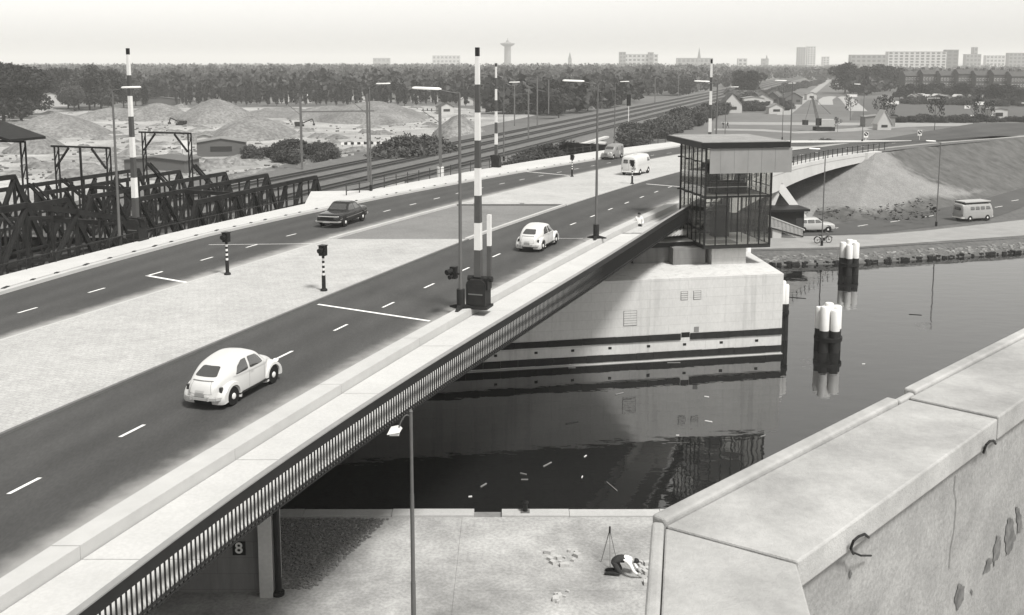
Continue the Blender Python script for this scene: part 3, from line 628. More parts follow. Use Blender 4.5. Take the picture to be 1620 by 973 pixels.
# signal head fixed to the foreground lamp post is a signal of its own
p = R(729, 489, .28)
t = thing('traffic_signal', 'black hooded signal head clamped to the foreground lamp post', 'traffic light', (p.x - .28, p.y - .02, p.z + 1.55), -.35)
MB().box((0, 0, 0), (.26, .24, .5)).build('head', black, t); MB().tube((-.05, -.1, .08), (-.16, -.36, .04), .11, .12, 12).build('visor', black, t); MB().tube((-.02, -.1, -.14), (-.08, -.28, -.17), .08, .09, 12).build('visor', black, t); MB().box((.16, 0, -.05), (.2, .05, .06)).build('clamp', steel_dark, t)
# lamps of the lower road and the quay
for (u, v), ht, lb_ in (((1300, 389), Z(232, 97), 'thin lamp post beside the parked moped'), ((1481, 358), Z(222, 107), 'thin lamp post on the verge of the lower road left of the camper')):
    p = G(u, v, GZ); lamp((p.x, p.y, GZ), lb_, -1, ht - GZ - .1, 1.5, 1.0, feet=False, thin=True, rz=-.1)
p = Vector((X(1364, 150, 6.5), 150, 6.3)); lamp(p, 'tall thin lamp post by the keep-right sign on the upper road', -1, 8.5, 1.5, .9, feet=False, thin=True)
lamp((X(1632, 165, 6.3), 165, 6.2), 'lamp post at the right end of the upper road', -1, 5.2, 1.9, 1.25, feet=False, thin=True, rz=-.1)
py_ = 27.0; hz = Z(651, py_)
ql = thing('quay_lamp', 'slim grey lamp post with white hooded lantern standing on the quay', 'street lamp', (X(655.5, py_, 1), py_, GZ))
MB().tube((0, 0, 0), (0, 0, 2.6), .075, .07, 12).build('lower_pole', post_grey, ql, True)
MB().tube((0, 0, 2.6), (0, 0, 5.2), .06, .058, 12).build('middle_pole', post_grey, ql, True)
MB().tube((0, 0, 5.2), (0, 0, hz - GZ), .05, .045, 12).lathe([(.06, hz - GZ), (.03, hz - GZ + .06)], 10).build('upper_pole', post_grey, ql, True)
L = []
for i in range(9):
    a = i / 8; L.append((-.05 - .32 * a, -.05 * a, hz - GZ - .12 - .42 * a ** 1.5 + .10 * math.sin(a * math.pi)))
MB().path(L, .02, 8).build('arm', post_grey, ql)
lh = hz - GZ - .52
MB().add([(-.66, -.15, lh - .10), (-.30, -.19, lh - .02), (-.26, .17, lh - .02), (-.62, .17, lh - .10), (-.58, -.08, lh + .05), (-.36, -.09, lh + .10), (-.34, .09, lh + .10), (-.56, .09, lh + .05)],
         [(3, 2, 1, 0), (4, 5, 6, 7), (0, 1, 5, 4), (1, 2, 6, 5), (2, 3, 7, 6), (3, 0, 4, 7)]).build('lantern_hood', white_p, ql)
MB().box((-.46, 0, lh - .11), (.26, .22, .07)).build('lantern_glass', lampglass, ql)
# ================================================================ PIER AND CONTROL HOUSE
PA, PB = Vector((-2.62, 58.06, 0)), Vector((16.96, 61.95, 0)); pd = (PB - PA).normalized(); pn = Vector((pd.y, -pd.x, 0))
PL = PA - pd * 30
def onpier(u, v, out=0.0):
    d = Vector(((u - CX) / F, cp - (v - CY) / F * sp, -sp - (v - CY) / F * cp)); o = Vector((0, 0, CZ)); q = PA + pn * out
    return o + d * ((q - o).dot(pn) / d.dot(pn))
pier = thing('bridge_pier', 'broad white concrete pier in the canal carrying the control house', 'pier', (PB.x, PB.y, 0))
def pp(mb, name, mt, par=None, **k):
    o = mb.build(name, mt, par or pier, **k)
    if par is None: o.location = (-PB.x, -PB.y, 0)
    return o
bk = -pn * 7.6; PT = 5.1
quad_ = [(PL.x, PL.y), (PB.x, PB.y), (PB.x + bk.x + 1.0, PB.y + bk.y), (PL.x + bk.x, PL.y + bk.y)]
pp(MB().prism(quad_, -1.5, PT), 'pier_body', conc_pier)
def pbox(name, mt, u0, v0, u1, v1, out, dep=.06, par=None):
    a, c = onpier(u0, v0), onpier(u1, v1); z0_, z1_ = min(a.z, c.z), max(a.z, c.z)
    A = Vector((a.x, a.y, 0)); C = Vector((c.x, c.y, 0)); q = [A + pn * (out - dep), C + pn * (out - dep), C + pn * out, A + pn * out]
    return pp(MB().prism([(e.x, e.y) for e in q], z0_, z1_), name, mt, par)
zb1, zt1 = onpier(1236, 528.5).z, onpier(1236, 519).z; zb2, zt2 = onpier(1236, 556).z, onpier(1236, 545.5).z
s_end = (PB - PA).length
def band(s0, s1, z0_, z1_, n_, name, out=.07):
    for i in range(n_):
        a = s0 + (s1 - s0) * i / n_; c = s0 + (s1 - s0) * (i + 1) / n_ - .015; A = PA + pd * a; C = PA + pd * c
        q = [A - pn * .02, C - pn * .02, C + pn * out, A + pn * out]
        pp(MB().prism([(e.x, e.y) for e in q], z0_ + random.uniform(-.012, .012), z1_ + random.uniform(-.012, .012)), name, timber)
sg0 = (onpier(1077, 530) - PA).dot(pd); sg1 = (onpier(1092, 530) - PA).dot(pd)
band(sg1, s_end, zb1, zt1, 7, 'fender_beam'); band(-16, sg0, zb1, zt1, 14, 'fender_beam'); band(-16, s_end, zb2, zt2, 34, 'fender_plank', .05)
A = PA - pd * 16; q = [A - pn * .02, PB - pn * .02, PB + pn * .22, A + pn * .22]
pp(MB().prism([(e.x, e.y) for e in q], -.3, zb2 - .06), 'plinth_ledge', conc)
for u, v in ((784, 563), (848, 558.5), (906, 555), (965, 551), (1026, 548), (1083, 545), (1141, 542), (1197, 539)): pbox('drain_hole', black, u - 2.5, v - 2, u + 2.5, v + 1.5, .012, .05)
pbox('ladder_recess', black, 1078, 526, 1091, 533, .015)
for (u0, v0, u1, v1) in ((1077, 461, 1088, 474.5), (1097, 460, 1109, 473.5), (986.5, 492, 1007.5, 515)):
    g = pbox('vent_grille', conc_dark, u0, v0, u1, v1, .012, .03)
    n_ = 6 if v1 - v0 > 18 else 4
    for i in range(n_):
        va = v0 + (v1 - v0) * (i + .2) / n_; pbox('slat', conc_pier, u0 + .6, va, u1 - .6, va + (v1 - v0) / n_ * .55, .03, .05)
pbox('hatch', conc_dark, 1098, 517, 1105.5, 525, .012, .03)
# control house
T0 = Vector((12.35, 64.05, 0)); TR = math.radians(10)
th = thing('control_house', 'glass control house with flat dark edged roof standing on the pier', 'control house', (T0.x, T0.y, PT), TR)
zF, zM, zT = 6.42 - PT, 9.62 - PT, 12.75 - PT; W_, D_ = 4.45, 4.7
MB().box((1.95, 1.9, (zF - .12) / 2), (2.35, 2.6, zF - .12)).build('pedestal', conc_pier, th)
MB().box((-.65, 2.0, .55), (2.2, 2.2, 1.1)).build('stair_base', conc_dark, th)
MB().box((W_ / 2, D_ / 2, zF - .06), (W_ + .1, D_ + .1, .2)).build('floor_frame', steel_dark, th)
MB().box((W_ / 2, D_ / 2, zF + .05), (W_ - .1, D_ - .1, .02)).build('lower_floor', conc, th)
MB().box((W_ / 2, D_ / 2 + .1, zM - .02), (W_ - .2, D_ - .6, .12)).build('upper_floor', conc, th)
rf = MB().box((W_ / 2 + .32, D_ / 2 + .75, zT + .2), (6.0, 6.85, .36)).build('roof', black, th)
MB().box((W_ / 2 + .32, D_ / 2 + .75, zT + .40), (5.84, 6.69, .05)).build('roof_gravel', roof_felt, rf)
MB().box((W_ / 2 + .72, -.19, zT - .80), (5.55, .07, 1.6)).build('sun_screen', mat('grey_screen', .33, .6, .06, 1.5, big=.1, bigscale=.7), th)
for i in range(1, 6): MB().box((-.35 + 5.55 / 6 * i * 1.0 + .3, -.229, zT - .80), (.012, .008, 1.58)).build('screen_seam', steel_grey, th)
fz = [zF, zF + 1.62, zM, zM + .62, zT]
nb = 6
for side in range(4):
    for i in range(nb + 1):
        t_ = i / nb; x_, y_ = ((W_ * t_, 0), (0, D_ * t_), (W_ * t_, D_), (W_, D_ * t_))[side]
        if side in (1, 3) and i in (0, nb): continue
        wd = .11 if i in (0, nb) else .07
        MB().box((x_, y_, (zF + zT) / 2), (wd, wd, zT - zF)).build('mullion', black, th)
    for z_ in (zF + .02, zM, zM + .64, zT - .06) if side != 1 else (zF + .02, zF + 1.0, zM, zM + .64, zM + 2.2, zT - .06):
        hh = .12 if z_ in (zF + .02, zM) else .04
        if side in (0, 2): MB().box((W_ / 2, 0 if side == 0 else D_, z_), (W_ - .02, .07, hh)).build('transom', black if z_ != zM + .64 else steel_grey, th)
        else: MB().box((0 if side == 1 else W_, D_ / 2, z_), (.07, D_ - .02, hh)).build('transom', black, th)
for side in range(4):
    for i in range(nb):
        for (za, zb_) in ((zF, zM), (zM, zT)):
            c_ = ((W_ * (i + .5) / nb, 0), (0, D_ * (i + .5) / nb), (W_ * (i + .5) / nb, D_), (W_, D_ * (i + .5) / nb))[side]
            sx, sy = (W_ / nb - .03, .012) if side in (0, 2) else (.012, D_ / nb - .03)
            MB().box((c_[0], c_[1], (za + zb_) / 2), (sx, sy, zb_ - za - .06)).build('pane', glass_m, th)
for z_ in (zF + 1.0, zM, zM + 2.2): 
    for y_ in (.0, 1.5, 3.1, 4.7): MB().box((-.12, y_, z_), (.22, .09, .09)).build('bracket', black, th)
ob = MB().box((2.35, 3.4, zF + 1.1), (1.1, .8, 2.2)).build('machine_cabinet', steel_dark, th)
MB().box((1.5, 1.2, zF + .07), (2.1, 1.3, .02)).build('floor_mat', steel_grey, th)
for i in range(9): MB().box((1.0, 3.9 - i * .28, zF + .25 + i * .33), (.9, .27, .05)).build('stair_tread', steel_dark, th)
MB().path([(.5, 4.0, zF + 1.1), (.5, 1.4, zM + .9)], .025).path([(1.5, 4.0, zF + 1.1), (1.5, 1.4, zM + .9)], .025).path([(2.9, .9, zF), (2.9, .9, zF + 1.0), (4.0, .9, zF + 1.0), (4.0, .9, zF)], .025).path([(3.45, .9, zF), (3.45, .9, zF + 1.0)], .02).build('hand_rail', steel_dark, th)
MB().box((2.0, 1.25, zM + .45), (2.4, .6, .7)).box((2.0, 1.3, zM + .85), (2.2, .4, .14)).build('control_desk', steel_dark, th)
MB().box((3.1, 1.9, zM + .75), (.55, .5, 1.35)).build('chair', black, th)
MB().box((2.0, 4.3, zM + .9), (1.2, .4, 1.7)).build('cupboard', steel_dark, th)
gw = thing('gangway', 'short concrete gangway from the bridge stair to the control house', 'gangway', (10.6, 66.0, 6.0))
MB().prism([(-2.2, -1.1), (1.35, -.25), (1.15, .95), (-2.3, .2)], .30, .50).build('walkway', conc, gw); MB().prism([(-2.25, -1.16), (1.35, -.31), (1.35, -.25), (-2.22, -1.1)], .15, .47).build('edge_beam', black, gw)
MB().box((-1.5, -.2, -.35), (2.6, 1.0, 1.28), .2).build('support_wall', conc_dark, gw)
# ================================================================ MOORING DOLPHINS
def dolphin(x, y, top, wz, label, n=6, rad=.55, pr_=.30):
    t = thing('mooring_dolphin', label, 'mooring post', (x, y, 0), random.uniform(0, 1), 'mooring dolphins')
    for i in range(n):
        a = 2 * math.pi * i / (n - 1); r = rad if i < n - 1 else 0; dz = random.uniform(-.28, .0) if i < n - 1 else .12
        pl_ = MB().tube((r * math.cos(a) * 1.08, r * math.sin(a) * 1.08, -1.2), (r * math.cos(a), r * math.sin(a), wz), pr_, pr_ * .97, 12).build('pile', timber, t, True)
        MB().lathe([(pr_ * .99, wz), (pr_ * .97, top + dz - .08), (pr_ * .8, top + dz)], 12, (r * math.cos(a), r * math.sin(a), 0)).build('white_top', white_p, pl_, True)
    MB().tube((0, 0, wz - .7), (0, 0, wz - .45), rad + pr_ + .02, rad + pr_ + .02, 20).build('iron_band', black, t, True)
dolphin(20.1, 62.6, Z(482, 62.6), Z(524, 62), 'nearest white capped mooring dolphin in open water')
dolphin(X(1342, 86, 0), 86, Z(381, 86), Z(407, 86), 'white capped mooring dolphin standing near the far bank')
dolphin(17.75, 65.0, Z(447, 65), Z(480, 65), 'narrow white topped dolphin against the pier corner', 3, .22, .24)
dolphin(16.9, 72.5, Z(383, 72.5), Z(408, 72.5), 'white capped dolphin half hidden behind the control house', 4, .4, .28)
# ================================================================ FOREGROUND PARAPET
PZ = 15.6
def g2(u, v): p = G(u, v, PZ); return Vector((p.x, p.y, 0))
o1, o2 = g2(1051, 832), g2(1437, 631); i1, i2 = g2(1262, 889), g2(1580, 662)
od = (o2 - o1); idr = (i2 - i1); o3, i3 = o2 + od * 1.02, i2 + idr * 1.06; o4, i4 = o3 + od * 1.5, i3 + idr * 1.5
l1, l2 = g2(1042, 1010), g2(1296, 1010)
l1 = o1 + (l1 - o1) * 1.6; l2 = i1 + (l2 - i1) * 1.6
par = thing('parapet', 'heavy concrete parapet with broad coping in the right foreground', 'parapet', (o1.x, o1.y, 14.2))
PV = Vector((-o1.x, -o1.y, -14.2))
def pa(mb, name, mt): o = mb.build(name, mt, par); o.location = PV; return o
def cop(a, b_, c, d, dz):
    ctr = (a + b_ + c + d) / 4; g = .012
    def sh(p): return p + (ctr - p).normalized() * g
    q = [sh(e) for e in (a, b_, c, d)]; mb = MB().prism([(e.x, e.y) for e in q], PZ - .17, PZ + dz)
    ob_ = pa(mb, 'coping_slab', coping_m); bv = ob_.modifiers.new('edge', 'BEVEL'); bv.width = .012; bv.segments = 2; return ob_
cop(o1, i1, i2, o2, 0); cop(o2, i2, i3, o3, .012); cop(o3, i3, i4, o4, 0); cop(l1, l2, i1, o1, -.004)
def lip(a, b_, out, h, name='lip'):
    d = (b_ - a).normalized(); n_ = Vector((-d.y, d.x, 0)); q = [a, b_, b_ + n_ * out, a + n_ * out]
    ob_ = pa(MB().prism([(e.x, e.y) for e in q], PZ - .22, PZ + h), name, coping_m); bv = ob_.modifiers.new('edge', 'BEVEL'); bv.width = .02; bv.segments = 3
d_ = od.normalized()
lip(o1 + d_ * .01, o2 - d_ * .16, .10, .035); lip(o2 - d_ * .14, o2 + d_ * .12, .055, .02); lip(o2 + d_ * .13, o3, .10, .04); lip(o3 + d_ * .02, o4, .10, .035)
dl = (l1 - o1).normalized(); lip(l1, o1 + dl * .01, .07, .03)
n_in = Vector((idr.y, -idr.x, 0)).normalized()
ins = .07
def inn(p): return p - n_in * ins
wall = [o1 + (i1 - o1) * .06, i1 - n_in * ins, i4 - n_in * ins, o4 + n_in * .05]
pa(MB().prism([(e.x, e.y) for e in wall], GZ, PZ - .172), 'wall', conc_rough)
wl = [l1 + (l2 - l1) * .06, l2 + (l1 - l2) * .08, i1 + (o1 - i1) * .08, o1 + (i1 - o1) * .061]
pa(MB().prism([(e.x, e.y) for e in wl], GZ, PZ - .174), 'wall', conc_rough)
fl = [i1, i4, i4 + n_in * 9, Vector((6, -6, 0)), Vector((-1, -6, 0)), l2]
pa(MB().prism([(e.x, e.y) for e in fl], 13.4, 13.6), 'floor_slab', conc)
def onwall(u, v, o=.006):
    d = Vector(((u - CX) / F, cp - (v - CY) / F * sp, -sp - (v - CY) / F * cp)); e = Vector((0, 0, CZ)); q = i1 - n_in * ins + n_in * o
    return e + d * ((q - e).dot(n_in) / d.dot(n_in))
stain_m = mat('wall_stain', .17, .95, .5, 14)
for pts in (((1596, 818), (1603, 822), (1607, 850), (1600, 872), (1592, 880), (1590, 850)), ((1578, 846), (1584, 850), (1582, 880), (1572, 896), (1571, 870)), ((1562, 884), (1570, 884), (1566, 902), (1556, 908)), ((1608, 800), (1614, 806), (1618, 838), (1610, 845)),
            ((1518, 922), (1526, 928), (1524, 950), (1514, 966), (1510, 948)), ((1345, 903), (1348, 906), (1345, 915), (1342, 913)), ((1536, 932), (1540, 936), (1537, 943))):
    rag = []
    for i_ in range(len(pts)):
        (ua, va), (ub, vb) = pts[i_], pts[(i_ + 1) % len(pts)]
        for k_ in range(6): f_ = k_ / 6; rag.append((ua + (ub - ua) * f_ + random.uniform(-1.2, 1.2), va + (vb - va) * f_ + random.uniform(-2.5, 2.5)))
    pa(MB().add([onwall(u, v) for u, v in rag], [tuple(range(len(rag)))]), 'stain', stain_m)
pts = [(1512, 752), (1510, 775), (1513, 792), (1512, 815), (1510, 838), (1504, 870), (1502, 900)]
cr = MB().add([onwall(u - .35, v) for u, v in pts] + [onwall(u + .35, v) for u, v in pts], [(i, i + 1, 7 + i + 1, 7 + i) for i in range(6)]); pa(cr, 'crack', stain_m)
def oncop(u, v, o): 
    d = Vector(((u - CX) / F, cp - (v - CY) / F * sp, -sp - (v - CY) / F * cp)); e = Vector((0, 0, CZ)); q = i1 + n_in * o
    return e + d * ((q - e).dot(n_in) / d.dot(n_in))
pa(MB().path([oncop(u, v, o) for u, v, o in ((1350, 876, -.02), (1346, 868, .02), (1350, 856, .035), (1358, 849, .035), (1368, 845, .03), (1374, 850, .0))], .008, 8).path([oncop(u, v, o) for u, v, o in ((1350, 874, -.01), (1362, 879, .01), (1378, 879, -.03))], .006, 8), 'lifting_loop', steel_dark)
pa(MB().path([oncop(u, v, o) for u, v, o in ((1556, 716, -.02), (1560, 704, .03), (1566, 698, .035), (1572, 697, .02), (1575, 702, -.01))], .009, 8), 'lifting_loop', steel_dark)
# ================================================================ VEHICLES
def cr(pts, n):
    out = []; P_ = [Vector(p) for p in pts]; m_ = len(P_)
    for i in range(m_ - 1):
        p0 = P_[max(0, i - 1)]; p1 = P_[i]; p2 = P_[i + 1]; p3 = P_[min(m_ - 1, i + 2)]
        for k in range(n):
            t = k / n
            out.append(.5 * (2 * p1 + (p2 - p0) * t + (2 * p0 - 5 * p1 + 4 * p2 - p3) * t * t + (3 * p1 - p0 - 3 * p2 + p3) * t ** 3))
    out.append(P_[-1]); return out
def loft(st, nx=4, ny=3, box=False):
    rows = []
    for s in interp(st, nx):
        x, zb, w_, zw, wm, zm, ws, zs, zt = s
        half = [(0, zb), (w_ * .86, zb), (w_, zb + .10), (w_, zw), (wm, zm), (ws, zs), (0, zt)]
        h = cr([(x, a, c) for a, c in half], ny)
        row = h + [Vector((v.x, -v.y, v.z)) for v in h[-2:0:-1]]
        rows.append(row)
    n = len(rows[0]); mb = MB()
    mb.add([v for r in rows for v in r], [(i * n + j, i * n + (j + 1) % n, (i + 1) * n + (j + 1) % n, (i + 1) * n + j) for i in range(len(rows) - 1) for j in range(n)]
           + [tuple(range(n)), tuple(range((len(rows) - 1) * n, len(rows) * n))])
    return mb
def interp(st, n):
    A = [np.array(s, float) for s in st]; out = []; m_ = len(A)
    for i in range(m_ - 1):
        p0, p1, p2, p3 = A[max(0, i - 1)], A[i], A[i + 1], A[min(m_ - 1, i + 2)]
        for k in range(n):
            t = k / n; o = .5 * (2 * p1 + (p2 - p0) * t + (2 * p0 - 5 * p1 + 4 * p2 - p3) * t * t + (3 * p1 - p0 - 3 * p2 + p3) * t ** 3)
            out.append(tuple(o))
    return out + [tuple(A[-1])]
def patch(bvh, poly, axis, s, offs=.012, step=.07, rnd=True):
    bm = bmesh.new(); pts = poly
    if rnd:   # cut the corners for a rounded outline
        q = []
        for i, p in enumerate(poly):
            a = Vector(poly[i - 1]); c = Vector(poly[(i + 1) % len(poly)]); p = Vector(p)
            q += [p + (a - p) * .12, p + (a - p) * .035 + (c - p) * .035, p + (c - p) * .12]
        pts = q
    f = bm.faces.new([bm.verts.new((p[0], p[1], 0)) for p in pts])
    for ax in (0, 1):
        lo, hi = min(p[ax] for p in pts), max(p[ax] for p in pts); c = lo + step
        while c < hi:
            co = [0, 0, 0]; co[ax] = c; no = [0, 0, 0]; no[ax] = 1
            bmesh.ops.bisect_plane(bm, geom=bm.verts[:] + bm.edges[:] + bm.faces[:], plane_co=co, plane_no=no); c += step
    mb = MB(); bm.verts.index_update(); vs = []
    for v in bm.verts:
        a, c = v.co.x, v.co.y
        if axis == 'y': o, d = Vector((a, s * 3, c)), Vector((0, -s, 0))
        else: o, d = Vector((s * 5, a, c)), Vector((-s, 0, 0))
        h = bvh.ray_cast(o, d)
        l = h[0] if h[0] is not None else bvh.find_nearest(o)[0]
        vs.append(l - d * offs)
    mb.add(vs, [[v.index for v in f.verts] for f in bm.faces]); bm.free(); return mb
def wheel(t, x, y, r=.32, wd=.15, hub=None):
    s = 1 if y > 0 else -1
    wh = MB().lathe([(r * .62, -wd / 2), (r * .94, -wd / 2), (r, -wd / 2 + .03), (r, wd / 2 - .03), (r * .94, wd / 2), (r * .62, wd / 2)], 24, (0, 0, 0), 'y').build('wheel', rubber, t, True)
    wh.location = (x, y, r)
    MB().lathe([(r * .60, s * wd * .30), (r * .62, s * wd * .46), (r * .50, s * wd * .50), (.02, s * wd * .42)], 20, (0, 0, 0), 'y').build('rim', hub or van_grey, wh, True)
    MB().lathe([(r * .34, s * wd * .46), (r * .30, s * wd * .62), (r * .16, s * wd * .70), (.005, s * wd * .72)], 16, (0, 0, 0), 'y').build('hub_cap', white_p, wh, True)
def arch(t, cx, s, y0, y1, r0, r1, r2, m_, a0=-12, a1=192, name='fender', drop=0.0):
    mb = MB(); n = 22; prof = [(y0, r2), (y0 + (y1 - y0) * .45, r2 * 1.0), (y0 + (y1 - y0) * .8, r2 * .95), (y1, r2 * .86), (y1 + .015, r1), (y1 - .01, r0), (y1 - .05, r0)]
    vs = []
    for i in range(n + 1):
        a = math.radians(a0 + (a1 - a0) * i / n)
        for y_, r in prof:
            e = 1.0 + .18 * max(0, -math.cos(a)) * (1 if drop < 0 else 0) + .18 * max(0, math.cos(a)) * (1 if drop > 0 else 0)
            if r < .40: e = 1.0
            vs.append((cx + r * math.cos(a) * e, s * y_, .33 + r * math.sin(a)))
    m2 = len(prof); mb.add(vs, [(i * m2 + j, i * m2 + j + 1, (i + 1) * m2 + j + 1, (i + 1) * m2 + j) for i in range(n) for j in range(m2 - 1)])
    return mb.build(name, m_, t, True)
def bodybvh(mb): return BVHTree.FromPolygons([Vector(v) for v in mb.V], mb.Fc)
def rounded_car(label, loc, rz):
    t = thing('rounded_saloon_car', label, 'car', loc, rz, 'white rounded saloon cars')
    st = [(-1.98, .36, .30, .45, .27, .50, .15, .54, .56), (-1.87, .32, .48, .58, .45, .72, .30, .82, .85), (-1.58, .30, .60, .72, .56, .94, .40, 1.05, 1.09),
          (-1.15, .28, .70, .86, .63, 1.13, .48, 1.29, 1.33), (-.70, .28, .745, .93, .65, 1.22, .50, 1.40, 1.45), (-.20, .28, .755, .95, .65, 1.27, .50, 1.46, 1.51),
          (.20, .28, .755, .95, .64, 1.25, .50, 1.43, 1.48), (.50, .28, .745, .93, .63, 1.17, .48, 1.33, 1.38), (.86, .28, .70, .86, .60, .97, .45, 1.05, 1.08),
          (1.20, .30, .56, .75, .50, .88, .34, .97, 1.00), (1.55, .32, .46, .62, .42, .75, .28, .84, .88), (1.82, .36, .36, .50, .33, .58, .20, .66, .70), (1.95, .40, .25, .45, .22, .5, .12, .53, .55)]
    mb = loft(st, 5, 4); bv = bodybvh(mb); mb.build('body', car_white, t, True)
    for s in (1, -1):
        patch(bv, [(-.98, .97), (-.32, .99), (-.30, 1.36), (-.55, 1.35), (-.82, 1.20)], 'y', s).build('side_window', glass_car, t, True)
        patch(bv, [(-.22, .99), (.58, .99), (.46, 1.20), (.28, 1.33), (-.20, 1.37)], 'y', s).build('side_window', glass_car, t, True)
        for x_ in (-.27, .66): patch(bv, [(x_ - .006, .38), (x_ + .006, .38), (x_ + .006, .95), (x_ - .006, .95)], 'y', s, .003, .1, False).build('door_gap', steel_grey, t)
        patch(bv, [(-1.1, .925), (1.3, .865), (1.3, .88), (-1.1, .94)], 'y', s, .012, .1, False).build('trim_strip', chrome, t)
        patch(bv, [(-.22, .87), (-.06, .87), (-.06, .89), (-.22, .89)], 'y', s, .035, .05, False).build('door_handle', chrome, t)
        arch(t, -1.2, s, .34, .785, .345, .36, .53, car_white, -22, 196, 'rear_fender', -1)
        arch(t, 1.2, s, .34, .785, .345, .36, .51, car_white, -14, 200, 'front_fender', 1)
        MB().box((0, s * .70, .30), (1.75, .20, .045)).build('running_board', interior, t)
        MB().lathe([(.10, 0), (.105, .03), (.06, .07), (.0, .08)], 14).build('headlight', lampglass, t, True).location = (1.60, s * .60, .70)
        ht = MB().box((-1.68, s * .63, .66), (.09, .09, .17)).build('tail_light', red_l, t)
        wheel(t, -1.2, s * .69); wheel(t, 1.2, s * .69)
    patch(bv, [(-.42, 1.04), (.42, 1.04), (.33, 1.29), (-.33, 1.29)], 'x', -1, .014).build('rear_window', glass_car, t, True)
    patch(bv, [(-.56, 1.09), (.56, 1.09), (.46, 1.33), (-.46, 1.33)], 'x', 1, .014).build('windscreen', glass_car, t, True)
    patch(bv, [(-.40, .93), (.40, .93), (.38, .955), (-.38, .955)], 'x', -1, .012, .05, False).build('louvre', steel_grey, t)
    for q in ([(-.42, .56), (-.41, .56), (-.33, .93), (-.34, .93)], [(.41, .56), (.42, .56), (.34, .93), (.33, .93)], [(-.42, .555), (.42, .555), (.42, .565), (-.42, .565)]): patch(bv, q, 'x', -1, .004, .06, False).build('lid_gap', steel_grey, t)
    MB().box((-1.985, 0, .52), (.02, .36, .10)).build('number_plate', van_grey, t)
    patch(bv, [(-.16, .60), (.16, .60), (.16, .67), (-.16, .67)], 'x', -1, .025, .05, False).build('plate_lamp', chrome, t)
    for x_, s in ((-2.04, -1), (2.03, 1)):
        x_ -= s * .06; bp_ = [(x_ - s * .24, -.70, .40), (x_ - s * .07, -.56, .40), (x_, -.25, .40), (x_, .25, .40), (x_ - s * .07, .56, .40), (x_ - s * .24, .70, .40)]
        q = MB()
        for a, c in zip(bp_[:-1], bp_[1:]): q.beam(a, c, .05, .09)
        for y_ in (-.33, .33): q.box((x_ + s * .02, y_, .42), (.05, .05, .14))
        q.build('bumper', car_lgrey, t)
    MB().box((0, 0, .33), (2.6, 1.1, .12)).build('underbody', interior, t)
    t.scale = (.94, .92, .93); return t
def saloon(label, loc, rz):
    t = thing('saloon_car', label, 'car', loc, rz)
    st = [(-2.22, .40, .66, .60, .64, .72, .50, .80, .82), (-2.10, .30, .76, .70, .73, .86, .58, .93, .95), (-1.35, .28, .82, .78, .78, .93, .62, .99, 1.01), (-1.10, .28, .83, .80, .74, 1.05, .56, 1.15, 1.17),
          (-.72, .28, .83, .82, .66, 1.18, .54, 1.40, 1.43), (-.1, .28, .84, .83, .67, 1.22, .55, 1.44, 1.47), (.28, .28, .83, .82, .66, 1.18, .54, 1.40, 1.43), (.80, .28, .82, .80, .74, .93, .60, 1.00, 1.02),
          (1.0, .28, .82, .78, .77, .88, .60, .94, .96), (1.9, .28, .80, .72, .77, .82, .58, .89, .90), (2.12, .32, .76, .62, .73, .76, .55, .82, .83), (2.2, .40, .68, .55, .66, .66, .45, .72, .73)]
    mb = loft(st, 5, 4); bv = bodybvh(mb); mb.build('body', car_dark, t, True)
    for s in (1, -1):
        patch(bv, [(-1.0, .99), (-.22, .99), (-.22, 1.33), (-.66, 1.33)], 'y', s).build('side_window', glass_car, t, True)
        patch(bv, [(-.14, .99), (.68, .99), (.30, 1.33), (-.14, 1.34)], 'y', s).build('side_window', glass_car, t, True)
        patch(bv, [(-2.1, .62), (2.0, .56), (2.0, .59), (-2.1, .65)], 'y', s, .01, .2, False).build('side_trim', car_grey, t)
        for x_ in (-.18, .72): patch(bv, [(x_ - .006, .36), (x_ + .006, .36), (x_ + .006, .95), (x_ - .006, .95)], 'y', s, .003, .1, False).build('door_gap', black, t)
        for x_ in (-1.3, 1.32):
            MB().lathe([(.0, 0), (.39, .0), (.39, .03), (.0, .03)], 24, (x_, s * .805, .35), 'y').build('wheel_arch', interior, t); wheel(t, x_, s * .78, .32, .16, chrome)
        MB().lathe([(.11, 0), (.115, .04), (.08, .07), (.0, .08)], 14, (0, 0, 0), 'y').build('headlight', lampglass, t, True).location = (2.10, s * .56, .66)
        KIDS[t.name][-1].rotation_euler = (0, 0, -math.pi / 2)
        MB().box((-2.2, s * .6, .68), (.06, .16, .12)).build('tail_light', red_l, t)
    patch(bv, [(-.60, 1.03), (.60, 1.03), (.50, 1.36), (-.50, 1.36)], 'x', 1, .014).build('windscreen', glass_car, t, True)
    patch(bv, [(-.56, 1.10), (.56, 1.10), (.48, 1.36), (-.48, 1.36)], 'x', -1, .014).build('rear_window', glass_car, t, True)
    patch(bv, [(-.42, .52), (.42, .52), (.42, .72), (-.42, .72)], 'x', 1, .02, .06, False).build('grille', black, t)
    patch(bv, [(-.68, .745), (.68, .745), (.68, .79), (-.68, .79)], 'x', 1, .03, .06, False).build('grille_bar', chrome, t)
    for x_, s in ((-2.30, -1), (2.30, 1)):
        bp_ = [(x_ - s * .30, -.84, .44), (x_ - s * .05, -.78, .44), (x_, -.3, .44), (x_, .3, .44), (x_ - s * .05, .78, .44), (x_ - s * .30, .84, .44)]; q = MB()
        for a, c in zip(bp_[:-1], bp_[1:]): q.beam(a, c, .05, .09)
        q.build('bumper', chrome, t)
    MB().box((2.36, 0, .44), (.02, .5, .12)).build('number_plate', car_lgrey, t); MB().box((0, 0, .30), (3.6, 1.3, .12)).build('underbody', interior, t)
    return t
